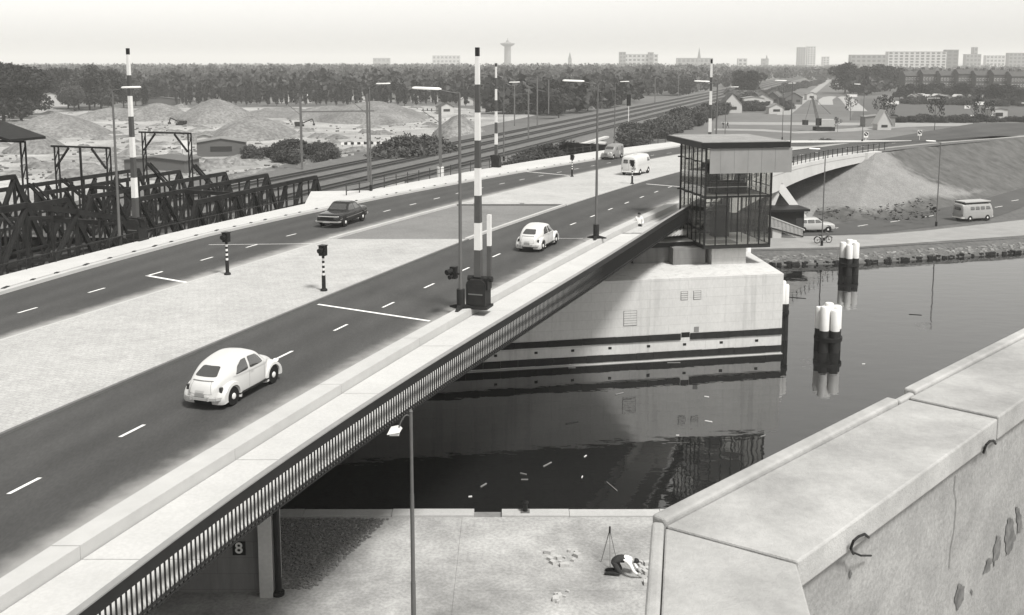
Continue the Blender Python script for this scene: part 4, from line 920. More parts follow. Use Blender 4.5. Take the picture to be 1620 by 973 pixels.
def bus(label, loc, rz, col, kind):
    t = thing('camper_van' if kind == 'camper' else 'panel_van', label, 'van', loc, rz)
    st = [(-2.12, .40, .66, .9, .62, 1.45, .45, 1.72, 1.76), (-2.0, .32, .80, 1.0, .74, 1.55, .56, 1.84, 1.89), (-1.5, .30, .86, 1.05, .79, 1.58, .60, 1.88, 1.93), (0, .30, .86, 1.05, .79, 1.58, .60, 1.89, 1.94),
          (1.45, .30, .86, 1.05, .79, 1.56, .60, 1.87, 1.92), (1.80, .30, .85, 1.02, .76, 1.50, .56, 1.80, 1.85), (2.02, .32, .80, .95, .70, 1.20, .48, 1.40, 1.45), (2.12, .40, .70, .80, .64, .95, .42, 1.10, 1.14)]
    mb = loft(st, 5, 4); bv = bodybvh(mb); mb.build('body', col, t, True)
    for s in (1, -1):
        wins = [(-1.15, -.60), (-.45, .10), (.25, .80), (.98, 1.62)] if kind == 'camper' else [(.92, 1.60)]
        for a, c in wins: patch(bv, [(a, 1.24), (c, 1.24), (c - (.12 if c > 1.5 else 0), 1.60), (a, 1.60)], 'y', s).build('side_window', glass_car, t, True)
        patch(bv, [(-2.0, 1.02), (1.95, 1.02), (1.95, 1.045), (-2.0, 1.045)], 'y', s, .008, .2, False).build('waist_trim', car_lgrey, t)
        for x_ in (-1.18, 1.22):
            MB().lathe([(.0, 0), (.40, .0), (.40, .03), (.0, .03)], 24, (x_, s * .835 - .015, .36), 'y').build('wheel_arch', interior, t); wheel(t, x_, s * .80, .33, .16, white_p)
        MB().lathe([(.11, 0), (.115, .04), (.0, .07)], 14, (0, 0, 0), 'y').build('headlight', lampglass, t, True).location = (2.08, s * .55, .82)
        KIDS[t.name][-1].rotation_euler = (0, 0, -math.pi / 2)
        MB().box((-2.08, s * .66, .72), (.08, .09, .16)).build('tail_light', red_l, t)
        patch(bv, [(-.62 * (s < 0) + .04 * (s > 0), 1.22), (.62 * (s > 0) - .04 * (s < 0), 1.22), (.55 * (s > 0) - .04 * (s < 0), 1.56), (-.55 * (s < 0) + .04 * (s > 0), 1.56)], 'x', 1, .014).build('windscreen', glass_car, t, True)
        if kind != 'camper':
            ys_ = sorted((s * .08, s * .56)); patch(bv, [(ys_[0], 1.20), (ys_[1], 1.20), (ys_[1] - .04 * (s > 0), 1.58), (ys_[0] + .04 * (s < 0), 1.58)], 'x', -1, .014).build('rear_window', glass_car, t, True)
    if kind == 'camper':
        patch(bv, [(-.48, 1.22), (.48, 1.22), (.44, 1.55), (-.44, 1.55)], 'x', -1, .014).build('rear_window', glass_car, t, True)
        MB().box((-.1, 0, 2.00), (3.5, 1.5, .10)).build('roof_rack', interior, t); MB().box((-.1, 0, 2.11), (3.55, 1.52, .10)).build('roof_tent', car_lgrey, t)
    else:
        for i in range(4):
            patch(bv, [(-.62, .62 + .13 * i), (-.40, .74 + .13 * i), (-.40, .80 + .13 * i), (-.62, .68 + .13 * i)], 'x', -1, .012, .08, False).build('warning_stripe', black, t)
        patch(bv, [(-.006, .5), (.006, .5), (.006, 1.7), (-.006, 1.7)], 'x', -1, .004, .2, False).build('door_gap', black, t)
        MB().box((.2, .1, 1.97), (.5, .4, .08)).build('roof_vent', col, t)
    for x_, s in ((-2.18, -1), (2.18, 1)):
        bp_ = [(x_ - s * .25, -.84, .42), (x_, -.66, .42), (x_, .66, .42), (x_ - s * .25, .84, .42)]; q = MB()
        for a, c in zip(bp_[:-1], bp_[1:]): q.beam(a, c, .05, .13)
        q.build('bumper', white_p, t)
    MB().box((0, 0, .32), (3.4, 1.35, .14)).build('underbody', interior, t)
    return t
def delivery(label, loc, rz):
    t = thing('delivery_van', label, 'van', loc, rz)
    st = [(1.82, .38, .28, .52, .25, .62, .15, .70, .72), (1.65, .34, .40, .62, .36, .78, .24, .88, .90), (1.2, .30, .50, .75, .45, .92, .32, 1.02, 1.04), (.82, .30, .62, .85, .58, 1.04, .45, 1.14, 1.16),
          (.45, .30, .70, .95, .64, 1.28, .48, 1.50, 1.54), (.1, .30, .72, .95, .66, 1.34, .52, 1.58, 1.62), (-.25, .30, .74, .98, .72, 1.42, .60, 1.66, 1.70), (-1.6, .30, .74, .98, .73, 1.42, .62, 1.66, 1.70), (-1.78, .36, .70, .95, .68, 1.38, .56, 1.58, 1.60)]
    mb = loft(st, 5, 4); bv = bodybvh(mb); mb.build('body', car_grey, t, True)
    for s in (1, -1):
        patch(bv, [(-.12, 1.04), (.42, 1.04), (.26, 1.36), (-.12, 1.40)], 'y', s).build('side_window', glass_car, t, True)
        patch(bv, [(-1.45, 1.02), (-.95, 1.02), (-.95, 1.42), (-1.45, 1.42)], 'y', s).build('side_window', glass_car, t, True)
        patch(bv, [(-.75, .55), (-.35, .55), (-.35, .95), (-.75, .95)], 'y', s, .01).build('side_panel', car_lgrey, t, True)
        arch(t, 1.15, s, .30, .74, .34, .35, .48, car_grey, -10, 190, 'front_fender', 1)
        MB().lathe([(.0, 0), (.37, .0), (.37, .03), (.0, .03)], 20, (-1.15, s * .72 - .015, .35), 'y').build('wheel_arch', interior, t)
        wheel(t, 1.15, s * .64, .31, .13); wheel(t, -1.15, s * .70, .31, .13)
        MB().lathe([(.10, 0), (.105, .04), (.0, .08)], 12, (0, 0, 0), 'y').build('headlight', lampglass, t, True).location = (1.45, s * .52, .80)
        KIDS[t.name][-1].rotation_euler = (0, 0, -math.pi / 2)
    patch(bv, [(-.52, 1.17), (.52, 1.17), (.46, 1.46), (-.46, 1.46)], 'x', 1, .014).build('windscreen', glass_car, t, True)
    patch(bv, [(-.22, .55), (.22, .55), (.14, .84), (-.14, .84)], 'x', 1, .014).build('grille', steel_grey, t, True)
    MB().box((1.86, 0, .40), (.06, 1.2, .10)).build('bumper', car_grey, t); MB().box((-1.83, 0, .40), (.06, 1.3, .10)).build('bumper', car_grey, t)
    MB().box((0, 0, .30), (2.8, 1.1, .12)).build('underbody', interior, t)
    return t
def estate(label, loc, rz, col, group=None, name='estate_car'):
    t = thing(name, label, 'car', loc, rz, group)
    st = [(-2.1, .38, .68, .6, .64, 1.0, .5, 1.2, 1.24), (-1.95, .3, .78, .75, .68, 1.2, .55, 1.4, 1.44), (-1.2, .28, .8, .8, .68, 1.22, .55, 1.44, 1.48), (.1, .28, .81, .8, .68, 1.22, .55, 1.44, 1.48), (.4, .28, .8, .8, .67, 1.16, .54, 1.36, 1.40),
          (.9, .28, .8, .76, .74, .9, .58, .98, 1.0), (1.8, .28, .78, .7, .74, .8, .56, .88, .90), (2.05, .34, .72, .6, .68, .72, .5, .78, .80), (2.12, .4, .62, .52, .6, .62, .4, .68, .70)]
    mb = loft(st, 4, 3); bv = bodybvh(mb); mb.build('body', col, t, True)
    for s in (1, -1):
        for q in ([(-1.8, .98), (-.9, .98), (-.9, 1.30), (-1.7, 1.30)], [(-.8, .98), (-.1, .98), (-.1, 1.32), (-.8, 1.32)], [(0, .98), (.72, .98), (.4, 1.28), (0, 1.32)]):
            patch(bv, q, 'y', s).build('side_window', glass_car, t, True)
        for x_ in (-1.25, 1.3):
            MB().lathe([(.0, 0), (.38, .0), (.38, .03), (.0, .03)], 20, (x_, s * .785 - .015, .35), 'y').build('wheel_arch', interior, t); wheel(t, x_, s * .75, .31, .16, white_p)
        MB().lathe([(.11, 0), (.115, .04), (.0, .07)], 12, (0, 0, 0), 'y').build('headlight', lampglass, t, True).location = (2.04, s * .52, .64)
        KIDS[t.name][-1].rotation_euler = (0, 0, -math.pi / 2)
    patch(bv, [(-.58, 1.02), (.58, 1.02), (.5, 1.33), (-.5, 1.33)], 'x', 1, .014).build('windscreen', glass_car, t, True)
    patch(bv, [(-.54, 1.0), (.54, 1.0), (.48, 1.3), (-.48, 1.3)], 'x', -1, .014).build('rear_window', glass_car, t, True)
    for x_ in (-2.16, 2.16): MB().box((x_, 0, .42), (.08, 1.5, .12)).build('bumper', chrome, t)
    MB().box((0, 0, .3), (3.4, 1.2, .12)).build('underbody', interior, t)
    return t
def between(pa_, pb_): return ((pa_ + pb_) / 2), math.atan2((pb_ - pa_).y, (pb_ - pa_).x)
def rightside(a, b_, half):    # ground points under the two right-hand wheels -> centre and heading
    c, r = between(a, b_); n_ = Vector((-math.sin(r), math.cos(r), 0)); c = c + n_ * half; c.z = zr(c.y) + .004; return c, r
c, r = rightside(R(368, 643), R(435.5, 605.5), .70); rounded_car('white rounded saloon car nearest the camera, driving away', c, r)
c, r = rightside(R(855, 399.5), R(883.5, 384.5), .70); rounded_car('white rounded saloon car farther up, level with the kerb lamp post', c, r)
a, b_ = R(541, 360), R(577, 348.5); c, r = between(b_, a); n_ = Vector((-math.sin(r), math.cos(r), 0)); c = c + Vector((math.sin(r), -math.cos(r), 0)) * .78
c.z = zr(c.y) + .004; saloon('dark saloon car with chrome bumpers coming towards the camera', c, r)
c = R(968, 251); hd = math.atan2(-1, -.56); delivery('small grey delivery van coming round the bend', (c.x, c.y, zr(c.y) + .004), hd)
c = R(1006, 276); bus('white panel van with striped rear parked on the far median', (c.x, c.y, zr(c.y) + .074), math.atan2(1, .50), car_white, 'panel')
c = G(1543, 350, GZ); bus('grey camper van with pale roof on the lower road', (c.x, c.y + .7, GZ + .034), math.atan2(.36, 1), van_grey, 'camper')
c = G(1294, 369, GZ); estate('pale estate car parked behind the stair railing on the lower road', (c.x - .3, c.y + .9, GZ + .034), math.atan2(.10, 1), car_lgrey)
far_cars = [((1474, 193), 0.1, car_lgrey, 'white car parked on the service road beside a thin tree'), ((1518, 190), 3.2, car_dark, 'dark car parked on the service road left of another car'), ((1536, 190.5), 3.0, car_white, 'small white car next to the dark parked car'), ((1570, 190), .1, car_grey, 'grey car parked at the right end of the service road')]
ec = None
for (u, v), rz, col, lb_ in far_cars:
    p = G(u, v, GZ); estate(lb_, (p.x, p.y, GZ + .04), rz, col, 'cars parked on the service road', 'parked_car')
p = G(1302, 385, GZ)
mo = thing('moped', 'dark parked moped standing on the canal path', 'moped', (p.x, p.y, GZ + .02), .25)
for x_ in (-.62, .62):
    wm_ = MB()
    for i in range(20):
        a = 2 * math.pi * i / 20; c_ = 2 * math.pi * (i + 1) / 20; wm_.tube((x_ + .31 * math.cos(a), 0, .33 + .31 * math.sin(a)), (x_ + .31 * math.cos(c_), 0, .33 + .31 * math.sin(c_)), .03, .03, 6)
    wm_.tube((x_, -.05, .33), (x_, .05, .33), .05).build('wheel', rubber, mo)
MB().path([(.62, 0, .33), (.45, 0, .75), (.0, 0, .42), (-.62, 0, .33)], .035).path([(.45, 0, .75), (.38, 0, 1.02)], .025).path([(0, 0, .42), (-.22, 0, .72)], .03).build('frame', steel_grey, mo)
MB().box((-.25, 0, .78), (.42, .2, .09)).build('saddle', black, mo); MB().box((.0, 0, .38), (.34, .2, .26)).build('engine', black, mo)
MB().tube((.36, -.3, 1.03), (.36, .3, 1.03), .02).build('handlebar', chrome, mo); MB().add([(.62 + .38 * math.cos(a), y_, .33 + .38 * math.sin(a)) for y_ in (-.07, .07) for a in [math.radians(20 + i * 16) for i in range(10)]], [(i, i + 1, 11 + i, 10 + i) for i in range(9)]).build('mudguard', black, mo)
MB().add([(-.62 + .37 * math.cos(a), y_, .33 + .37 * math.sin(a)) for y_ in (-.08, .08) for a in [math.radians(10 + i * 18) for i in range(10)]], [(i, i + 1, 11 + i, 10 + i) for i in range(9)]).build('mudguard', black, mo)
# ================================================================ PEOPLE
def person(label, loc, rz, J, zones, group=None, scale=1.0):
    """J: joint name -> (x,y,z,r, parent); body grown with the Skin modifier, then coloured per nearest joint"""
    names = list(J); me = bpy.data.meshes.new('body'); idx = {k: i for i, k in enumerate(names)}
    me.from_pydata([J[k][:3] for k in names], [(idx[k], idx[J[k][4]]) for k in names if J[k][4]], [])
    o = bpy.data.objects.new('tmp', me); COL.objects.link(o)
    sk = o.modifiers.new('skin', 'SKIN'); o.modifiers.new('sub', 'SUBSURF').levels = 2
    for i, k in enumerate(names): v = me.skin_vertices[0].data[i]; v.radius = (J[k][3],) * 2; v.use_root = (k == 'pelvis')
    dg = bpy.context.evaluated_depsgraph_get(); m2 = bpy.data.meshes.new_from_object(o.evaluated_get(dg)); bpy.data.objects.remove(o)
    m2.materials.clear(); ml = [skin_m, hair_m, cloth_w, cloth_d]
    for q in ml: m2.materials.append(q)
    P_ = [Vector(J[k][:3]) for k in names]
    for f in m2.polygons:
        i = min(range(len(P_)), key=lambda a: (f.center - P_[a]).length - J[names[a]][3] * .5); f.material_index = zones.get(names[i], 0); f.use_smooth = True
    t = thing('person', label, 'person', loc, rz, group); t.scale = (scale,) * 3
    put('body', m2, t)
    h = Vector(J['head'][:3]); hr = J['head'][3]
    hd = MB().lathe([(.02, hr * 1.22), (hr * .62, hr * 1.12), (hr * 1.0, hr * .72), (hr * 1.08, hr * .25), (hr * 1.0, -.1 * hr)], 14, (h.x, h.y - .015, h.z)).build('hair', hair_m, t, True)
    nz = MB().add([(h.x - .012, h.y + hr, h.z - .03), (h.x + .012, h.y + hr, h.z - .03), (h.x, h.y + hr + .028, h.z - .02), (h.x, h.y + hr * .98, h.z + .03)], [(0, 1, 2), (1, 3, 2), (3, 0, 2), (0, 3, 1)]).build('nose', skin_m, t)
    for s in (-1, 1): MB().lathe([(.012, 0), (.008, .006)], 8, (h.x + s * .035, h.y + hr * .93, h.z + .02), 'y').build('eye', hair_m, t)
    return t
def stand(ph=.12, arms=0.0):
    J = dict(pelvis=(0, 0, .95, .14, None), waist=(0, 0, 1.10, .13, 'pelvis'), chest=(0, 0, 1.32, .16, 'waist'), neck=(0, .0, 1.50, .06, 'chest'), head=(0, .02, 1.64, .095, 'neck'))
    for s, k in ((-1, 'l'), (1, 'r')):
        J['sh' + k] = (s * .19, 0, 1.42, .075, 'chest'); J['el' + k] = (s * .26, -.04 + arms * .1, 1.14, .052, 'sh' + k); J['ha' + k] = (s * .25, .12 + arms * .2, .92 + arms * .15, .038, 'el' + k); J['fi' + k] = (s * .245, .15 + arms * .24, .84 + arms * .15, .03, 'ha' + k)
        J['hip' + k] = (s * .10, 0, .88, .10, 'pelvis'); J['kn' + k] = (s * .11, s * ph, .50, .07, 'hip' + k); J['an' + k] = (s * .11, s * ph * 1.6 - .03, .08, .045, 'kn' + k); J['to' + k] = (s * .12, s * ph * 1.6 + .13, .04, .04, 'an' + k)
    return J
Zs = dict(waist=2, chest=2, shl=2, shr=2, ell=2, elr=2, pelvis=3, hipl=3, hipr=3, knl=3, knr=3, anl=3, anr=3, tol=1, tor=1)
p = R(1012, 372); px_, py_ = X(1011, 64.5, 7.9), 64.5
person('person with dark hair in a white shirt coming up the stair', (px_, py_, zr(py_) - .90), 2.8, stand(.15, .3), Zs)
J = dict(pelvis=(0, 0, .52, .16, None), waist=(.0, .22, .60, .14, 'pelvis'), chest=(0, .46, .58, .16, 'waist'), neck=(0, .62, .55, .06, 'chest'), head=(0, .74, .50, .095, 'neck'))
for s, k in ((-1, 'l'), (1, 'r')):
    J['sh' + k] = (s * .19, .52, .52, .075, 'chest'); J['el' + k] = (s * .24, .66, .28, .052, 'sh' + k); J['ha' + k] = (s * .14, .86, .08, .038, 'el' + k); J['fi' + k] = (s * .12, .95, .05, .03, 'ha' + k)
    J['hip' + k] = (s * .12, -.02, .46, .11, 'pelvis'); J['kn' + k] = (s * .14, .22, .12, .075, 'hip' + k); J['an' + k] = (s * .13, -.20, .08, .05, 'kn' + k); J['to' + k] = (s * .13, -.34, .04, .045, 'an' + k)
Zw = dict(Zs); Zw.update(waist=3, anl=1, anr=1)
p = G(972, 908, GZ); person('crouching worker in dark trousers bending over the quay stones', (p.x, p.y, GZ), -1.75, J, Zw)
for u, lb_ in ((1144, 'left of two people walking on the field before the white house'), (1151, 'right of two people walking on the field before the white house')):
    p = G(u, 203, GZ); person(lb_, (p.x, p.y, GZ), random.uniform(0, 6), stand(.2), dict(Zs, waist=3, chest=3, shl=3, shr=3, ell=3, elr=3), 'people on the field')
p = G(964, 893, GZ)
tp = thing('surveying_tripod', 'thin wooden tripod standing beside the crouching worker', 'tripod', (p.x, p.y, GZ))
for a in (.5, 2.6, 4.7): MB().tube((.03 * math.cos(a), .03 * math.sin(a), 1.15), (.32 * math.cos(a), .32 * math.sin(a), 0), .016, .012, 6).build('leg', wood, tp)
MB().tube((0, 0, 1.1), (0, 0, 1.38), .035, .03, 8).build('head', black, tp)
bo = G(831, 813, GZ)
bl = thing('bollard', 'small dark mooring bollard on the quay edge', 'bollard', (bo.x, qy - .2, GZ + .05)); MB().lathe([(.12, 0), (.09, .05), (.085, .28), (.13, .34), (.13, .40), (.05, .44)], 14).build('shaft', black, bl, True); MB().box((0, 0, .02), (.34, .3, .04)).build('base_plate', steel_grey, bl)
# rubble on the quay
for k, (u0, u1, v0, v1, n_, lb_) in enumerate(((1010, 1042, 890, 928, 26, 'broken paving stones heaped against the parapet foot'), (864, 915, 872, 896, 16, 'loose row of pale stones left of the crouching worker'), (870, 900, 925, 955, 7, 'scattered stones near the picture bottom on the quay'))):
    mb = MB()
    for i in range(n_):
        p = G(random.uniform(u0, u1), random.uniform(v0, v1), GZ); s_ = random.uniform(.10, .24); mb.box((p.x, p.y, GZ + s_ * .25), (s_, s_ * random.uniform(.5, 1), s_ * .55), random.uniform(0, 3))
    stuff(mb.build('rubble', conc), lb_, 'rubble')
# drifting bits on the canal
DB = [((905, 669), 1.2, .5, 'timber'), ((926, 722), .35, 1.0, 'white_p'), ((921, 755), .3, 1.3, 'white_p'), ((866, 735), 1.0, .9, 'wood'), ((744, 786), .25, .2, 'white_p'), ((828, 750), .5, -.5, 'wood'), ((830, 759), .5, .0, 'wood'), ((1121, 667), .6, -.5, 'white_p'),
      ((1072, 689), .25, 0, 'white_p'), ((1118, 628), .4, -.4, 'white_p'), ((1207, 690), .6, .6, 'wood'), ((765, 768), .7, 1.0, 'wood'), ((968, 770), 1.6, -1.2, 'wood'), ((1066, 574), 1.3, .05, 'wood'), ((905, 582), .7, .1, 'wood'), ((1258, 471), 2.6, -.35, 'timber'), ((1366, 576), .3, .1, 'white_p'), ((1448, 498), 1.4, -.3, 'timber'), ((980, 623), .9, .6, 'wood')]
for i, ((u, v), ln, a, mt) in enumerate(DB):
    ln *= .62
    p = G(u, v, 0); o = MB().box((0, 0, .015), (ln, random.uniform(.03, .07), .04)).build('driftwood', dict(timber=timber, white_p=white_p, wood=wood)[mt], None); o.location = (p.x, p.y, 0); o.rotation_euler = (0, 0, a)
    tag(o, 'small scrap of debris floating on the dark canal', 'driftwood', 'scraps floating on the canal')
# ================================================================ RAILWAY TRUSS BRIDGES
TB = Vector((-28.0, 58.0, 0)); tr_d = Vector((.326, .945, 0)).normalized(); tr_n = Vector((-tr_d.y, tr_d.x, 0))
def TP(s, k, z): return TB + tr_d * s + tr_n * k + Vector((0, 0, z))
def truss(s0, s1, k, zb, top, label, n, endl=2.2, endr=2.2, wch=.25):
    """top: function s -> z of the top chord"""
    t = thing('truss_girder', label, 'truss', TP(s0, k, zb)); o0 = TP(s0, k, zb)
    def B(name, p, q, w_, h): MB().beam(p - o0, q - o0, w_, h).build(name, steel_rust, t)
    B('bottom_chord', TP(s0, k, zb), TP(s1, k, zb), wch, .4)
    xs = [s0 + endl + (s1 - s0 - endl - endr) * i / n for i in range(n + 1)]
    for a, c in zip(xs[:-1], xs[1:]): B('top_chord', TP(a - .1, k, top(a)), TP(c + .1, k, top(c)), wch, .32)
    B('end_post', TP(s0, k, zb), TP(xs[0], k, top(xs[0])), wch, .32); B('end_post', TP(s1, k, zb), TP(xs[-1], k, top(xs[-1])), wch, .32)
    for i, a in enumerate(xs):
        B('vertical', TP(a, k, zb), TP(a, k, top(a) - .2), .16, .2)
        if i < n:
            c = xs[i + 1]
            if i < n / 2: B('diagonal', TP(c, k + .12, zb + .2), TP(a, k + .12, top(a) - .2), .10, .17); B('diagonal', TP(c, k - .12, zb + .2), TP(a, k - .12, top(a) - .2), .10, .17)
            if True: B('counter_brace', TP(a, k, zb + .2), TP(c, k, top(c) - .2), .10, .14); B('mid_rail', TP(a, k, (zb + top(a)) / 2), TP(c, k, (zb + top(c)) / 2), .12, .16); B('hanger', TP((a + c) / 2, k, zb), TP((a + c) / 2, k, (top(a) + top(c)) / 2), .12, .12)
            if i >= n / 2: B('diagonal', TP(a, k + .12, zb + .2), TP(c, k + .12, top(c) - .2), .10, .17); B('diagonal', TP(a, k - .12, zb + .2), TP(c, k - .12, top(c) - .2), .10, .17)
    return t
zb_ = 3.4
def bow(s): return 10.0 if s < 0 else 10.0 - 1.9 * s / 7.5
for k, nm in ((0, 'nearest the road'), (5.0, 'second from the road'), (9.4, 'third from the road'), (14.4, 'fourth from the road'), (19.0, 'fifth from the road')):
    truss(13.4, 34.8, k, zb_, (lambda s: 8.1), 'dark steel truss span %s at its right end' % nm, 7 if k in (0, 9.4) else 6)
    truss(-46 if k == 0 else -40, 10.8 if k == 0 else 11.5, k, zb_, bow if k == 0 else ((lambda s: 9.0) if k < 6 else (lambda s: 10.4)), 'dark steel truss span %s continuing out of frame at left' % nm, 13, 2.5, 3.2)
for a, c, lb_ in ((-46, 36, 'dark sleeper deck of the railway bridge next to the road'), (-46, 36, 'dark sleeper deck of the farther railway bridge')):
    k0 = 0 if 'next' in lb_ else 9.4
    o0 = TP(a, k0, zb_); t = thing('rail_bridge_deck', lb_, 'bridge deck', o0)
    for i in range(41):
        s = a + (c - a) * i / 41
        MB().beam(TP(s, k0 + .3, zb_ + .05) - o0, TP(s, k0 + 4.7, zb_ + .05) - o0, 1.45, .25).build('sleeper_panel', bark, t)
    for kk in (1.75, 3.25): MB().beam(TP(a, k0 + kk, zb_ + .3) - o0, TP(c, k0 + kk, zb_ + .3) - o0, .14, .2).build('rail', rail_m, t)
    for i in range(11):
        s = a + (c - a) * i / 11; MB().beam(TP(s, k0, zb_ - .35) - o0, TP(s, k0 + 5, zb_ - .35) - o0, .3, .5).build('cross_girder', steel_rust, t)
        if i % 2 == 0 and s < 9: MB().beam(TP(s, k0, 8.9) - o0, TP(s + 4, k0 + 5, 8.9) - o0, .16, .2).beam(TP(s + 4, k0, 8.9) - o0, TP(s, k0 + 5, 8.9) - o0, .16, .2).build('wind_brace', steel_rust, t)
        if i % 2 == 1: MB().beam(TP(s, k0, 8.0) - o0, TP(s, k0 + 5, 8.0) - o0, .22, .3).build('portal_strut', steel_rust, t)
for a in (12.0, -46.0, 36):
    o = MB(); o.add([TP(a - 1, -1.5, 0) + Vector((0, 0, -1)), TP(a + 1, -1.5, -1), TP(a + 1, 16.5, -1), TP(a - 1, 16.5, -1), TP(a - 1, -1.5, zb_ - .6), TP(a + 1, -1.5, zb_ - .6), TP(a + 1, 16.5, zb_ - .6), TP(a - 1, 16.5, zb_ - .6)],
                   [(3, 2, 1, 0), (4, 5, 6, 7), (0, 1, 5, 4), (1, 2, 6, 5), (2, 3, 7, 6), (3, 0, 4, 7)])
    tag(o.build('bridge_pier', conc_dark), 'dark masonry pier under the railway truss %s' % {12.0: 'between two spans', -46.0: 'at far left', 36: 'at the land end'}[a], 'pier')
# portal frames over the farther bridge
def gantry(u_r, v_top, k0, k1, label, mid=False, tilt=0.0, roof=False):
    kx = TB + tr_n * k0; m_ = tr_d.x / tr_d.y; c0 = kx.x - m_ * kx.y; uu = (u_r - CX) / F; D = -c0 / (m_ - uu * cp) if False else c0 / (uu * 1.012 - m_)
    s = (D - kx.y) / tr_d.y; zt_ = Z(v_top, D); o0 = TP(s, k0, zb_); t = thing('steel_portal', label, 'gantry', o0)
    B = lambda nme, p, q, w_=.16, h=.16: MB().beam(p - o0, q - o0, w_, h).build(nme, steel_rust, t)
    for k in (k0, k1):
        for d_ in (0, .42): B('post', TP(s + d_, k, zb_), TP(s + d_, k, zt_), .10, .10)
        for i in range(7): B('lacing', TP(s, k, zb_ + (zt_ - zb_) * i / 7), TP(s + .42, k, zb_ + (zt_ - zb_) * (i + .8) / 7), .06, .06)
        B('raking_strut', TP(s + 4.6, k, zb_ + 2.4), TP(s + .5, k, zb_ + (zt_ - zb_) * .68), .16, .2); B('raking_strut', TP(s + 5.1, k, zb_ + 2.4), TP(s + .9, k, zb_ + (zt_ - zb_) * .68), .1, .12)
    B('cross_beam', TP(s, k0 - .3, zt_), TP(s, k1 + .3, zt_ + tilt), .14, .14)
    if not roof:
        B('knee_brace', TP(s, k0 + .1, zt_ - 1.6), TP(s, k0 + 1.4, zt_ - .1), .12, .14); B('knee_brace', TP(s, k1 - .1, zt_ - 1.6), TP(s, k1 - 1.4, zt_ - .1), .12, .14)
    else:
        mm = MB().add([v - o0 for v in (TP(s - 1.6, k0 - .7, zt_ + .1), TP(s + 1.6, k0 - .7, zt_ + .1), TP(s + 2.2, k1 + 2, zt_ + 2.0), TP(s - 2.2, k1 + 2, zt_ + 2.0), TP(s - 1.6, k0 - .7, zt_ + .28), TP(s + 1.6, k0 - .7, zt_ + .28), TP(s + 2.2, k1 + 2, zt_ + 2.3), TP(s - 2.2, k1 + 2, zt_ + 2.3))],
                      [(3, 2, 1, 0), (4, 5, 6, 7), (0, 1, 5, 4), (1, 2, 6, 5), (2, 3, 7, 6), (3, 0, 4, 7)]); mm.build('canopy_roof', steel_dark, t)
    if mid: B('post', TP(s, (k0 + k1) / 2, zb_ + 3), TP(s, (k0 + k1) / 2, zt_), .14, .14)
gantry(303, 211, 9.4, 14.2, 'braced steel portal frame right of the striped barrier'); gantry(174, 234, 9.4, 14.4, 'steel portal frame behind the left lamp post', True); gantry(40, 224, 9.4, 15, 'steel frame carrying a sloping canopy at far left', False, 0, True)
# ================================================================ RAILWAY MASTS AND SIGNALS
def mast(x, y, z, h, label, w_=.3, base=None, cross=None):
    t = thing('catenary_mast', label, 'mast', (x, y, z), 0, 'railway masts')
    MB().box((0, 0, h / 2), (w_, w_ * .8, h)).build('post', steel_grey, t)
    MB().beam((0, 0, h * .93), (-2.2, .6, h * .93), .08, .08).beam((0, 0, h * .78), (-2.0, .6, h * .92), .06, .06).build('bracket', steel_grey, t)
    for i in range(3): MB().tube((-2.0 + i * .5, .5, h * .93), (-2.0 + i * .5, .5, h * .93 + .25), .06).build('insulator', black, t)
    if base:
        MB().tube((0, 0, .5), (0, 0, 2.0), .42, .42, 14).build('switch_drum', white_p, t, True); MB().tube((0, 0, -.3), (0, 0, .5), .40, .40, 14).build('drum_foot', black, t, True)
    if cross: MB().beam((0, 0, h * .82), (cross, -cross * .25 * -1, h * .82), .12, .18).build('cross_beam', steel_grey, t)
    return t
mast(X(478, 135, 4), 135, 2.6, 11.0, 'catenary mast left of the railway behind the truss end', .28, None, 9.5)
mast(X(583, 122, 4), 122, 3.4, 11.0, 'catenary mast with cross beam near the white landing', .26)
mast(X(697, 118, 4), 118, 4.0, 9.2, 'catenary mast rising from a white drum base', .34, True)
for u, y, h, lb_ in ((836, 190, 10, 'catenary mast above the rail bank right of the far barrier'), (850, 225, 12, 'tall grey mast beyond the tracks with small cross arms'), (814, 240, 10, 'catenary mast left of the tall grey mast'), (868, 300, 10, 'distant catenary mast by the trees'), (1036, 360, 10, 'distant catenary mast along the converging tracks'), (1073, 420, 10, 'farthest catenary mast along the tracks')):
    mast(X(u, y, 4), y, 3.0, h, lb_, .3)
p = (X(994, 215, 4), 215, 3.9)
sg = thing('railway_signal', 'tall black railway signal standing beside the tracks', 'railway signal', p)
MB().tube((0, 0, 0), (0, 0, 5.2), .09, .08, 10).build('post', white_p, sg); MB().box((0, 0, 6.3), (.85, .3, 2.4)).build('head', black, sg)
for i in range(3): MB().tube((0, -.15, 5.6 + i * .7), (0, -.5, 5.6 + i * .7), .2, .22, 12).build('visor', black, sg)
# railway underpass
ub = thing('rail_underpass', 'railway underbridge with pale round abutments beyond the delivery van', 'bridge', (RX(178), 178, GZ))
MB().beam((2.2, -2.5, 2.70), (9.6, 19, 2.70), .9, .34).build('edge_beam', conc_white, ub)
MB().beam((1.2, -2.5, 1.2), (7.6, 16, 1.0), 2.2, 2.4).build('opening_shade_box', conc_dark, ub)  # solid dark concrete box, its colour standing in for shade inside the underpass
for f_, r_ in ((.08, 1.7), (.42, 2.1)): MB().tube((2.4 + 10 * f_, -2.5 + 29 * f_, -.3), (2.4 + 10 * f_, -2.5 + 29 * f_, 2.45), r_, r_, 24).build('abutment', conc_white, ub, True)
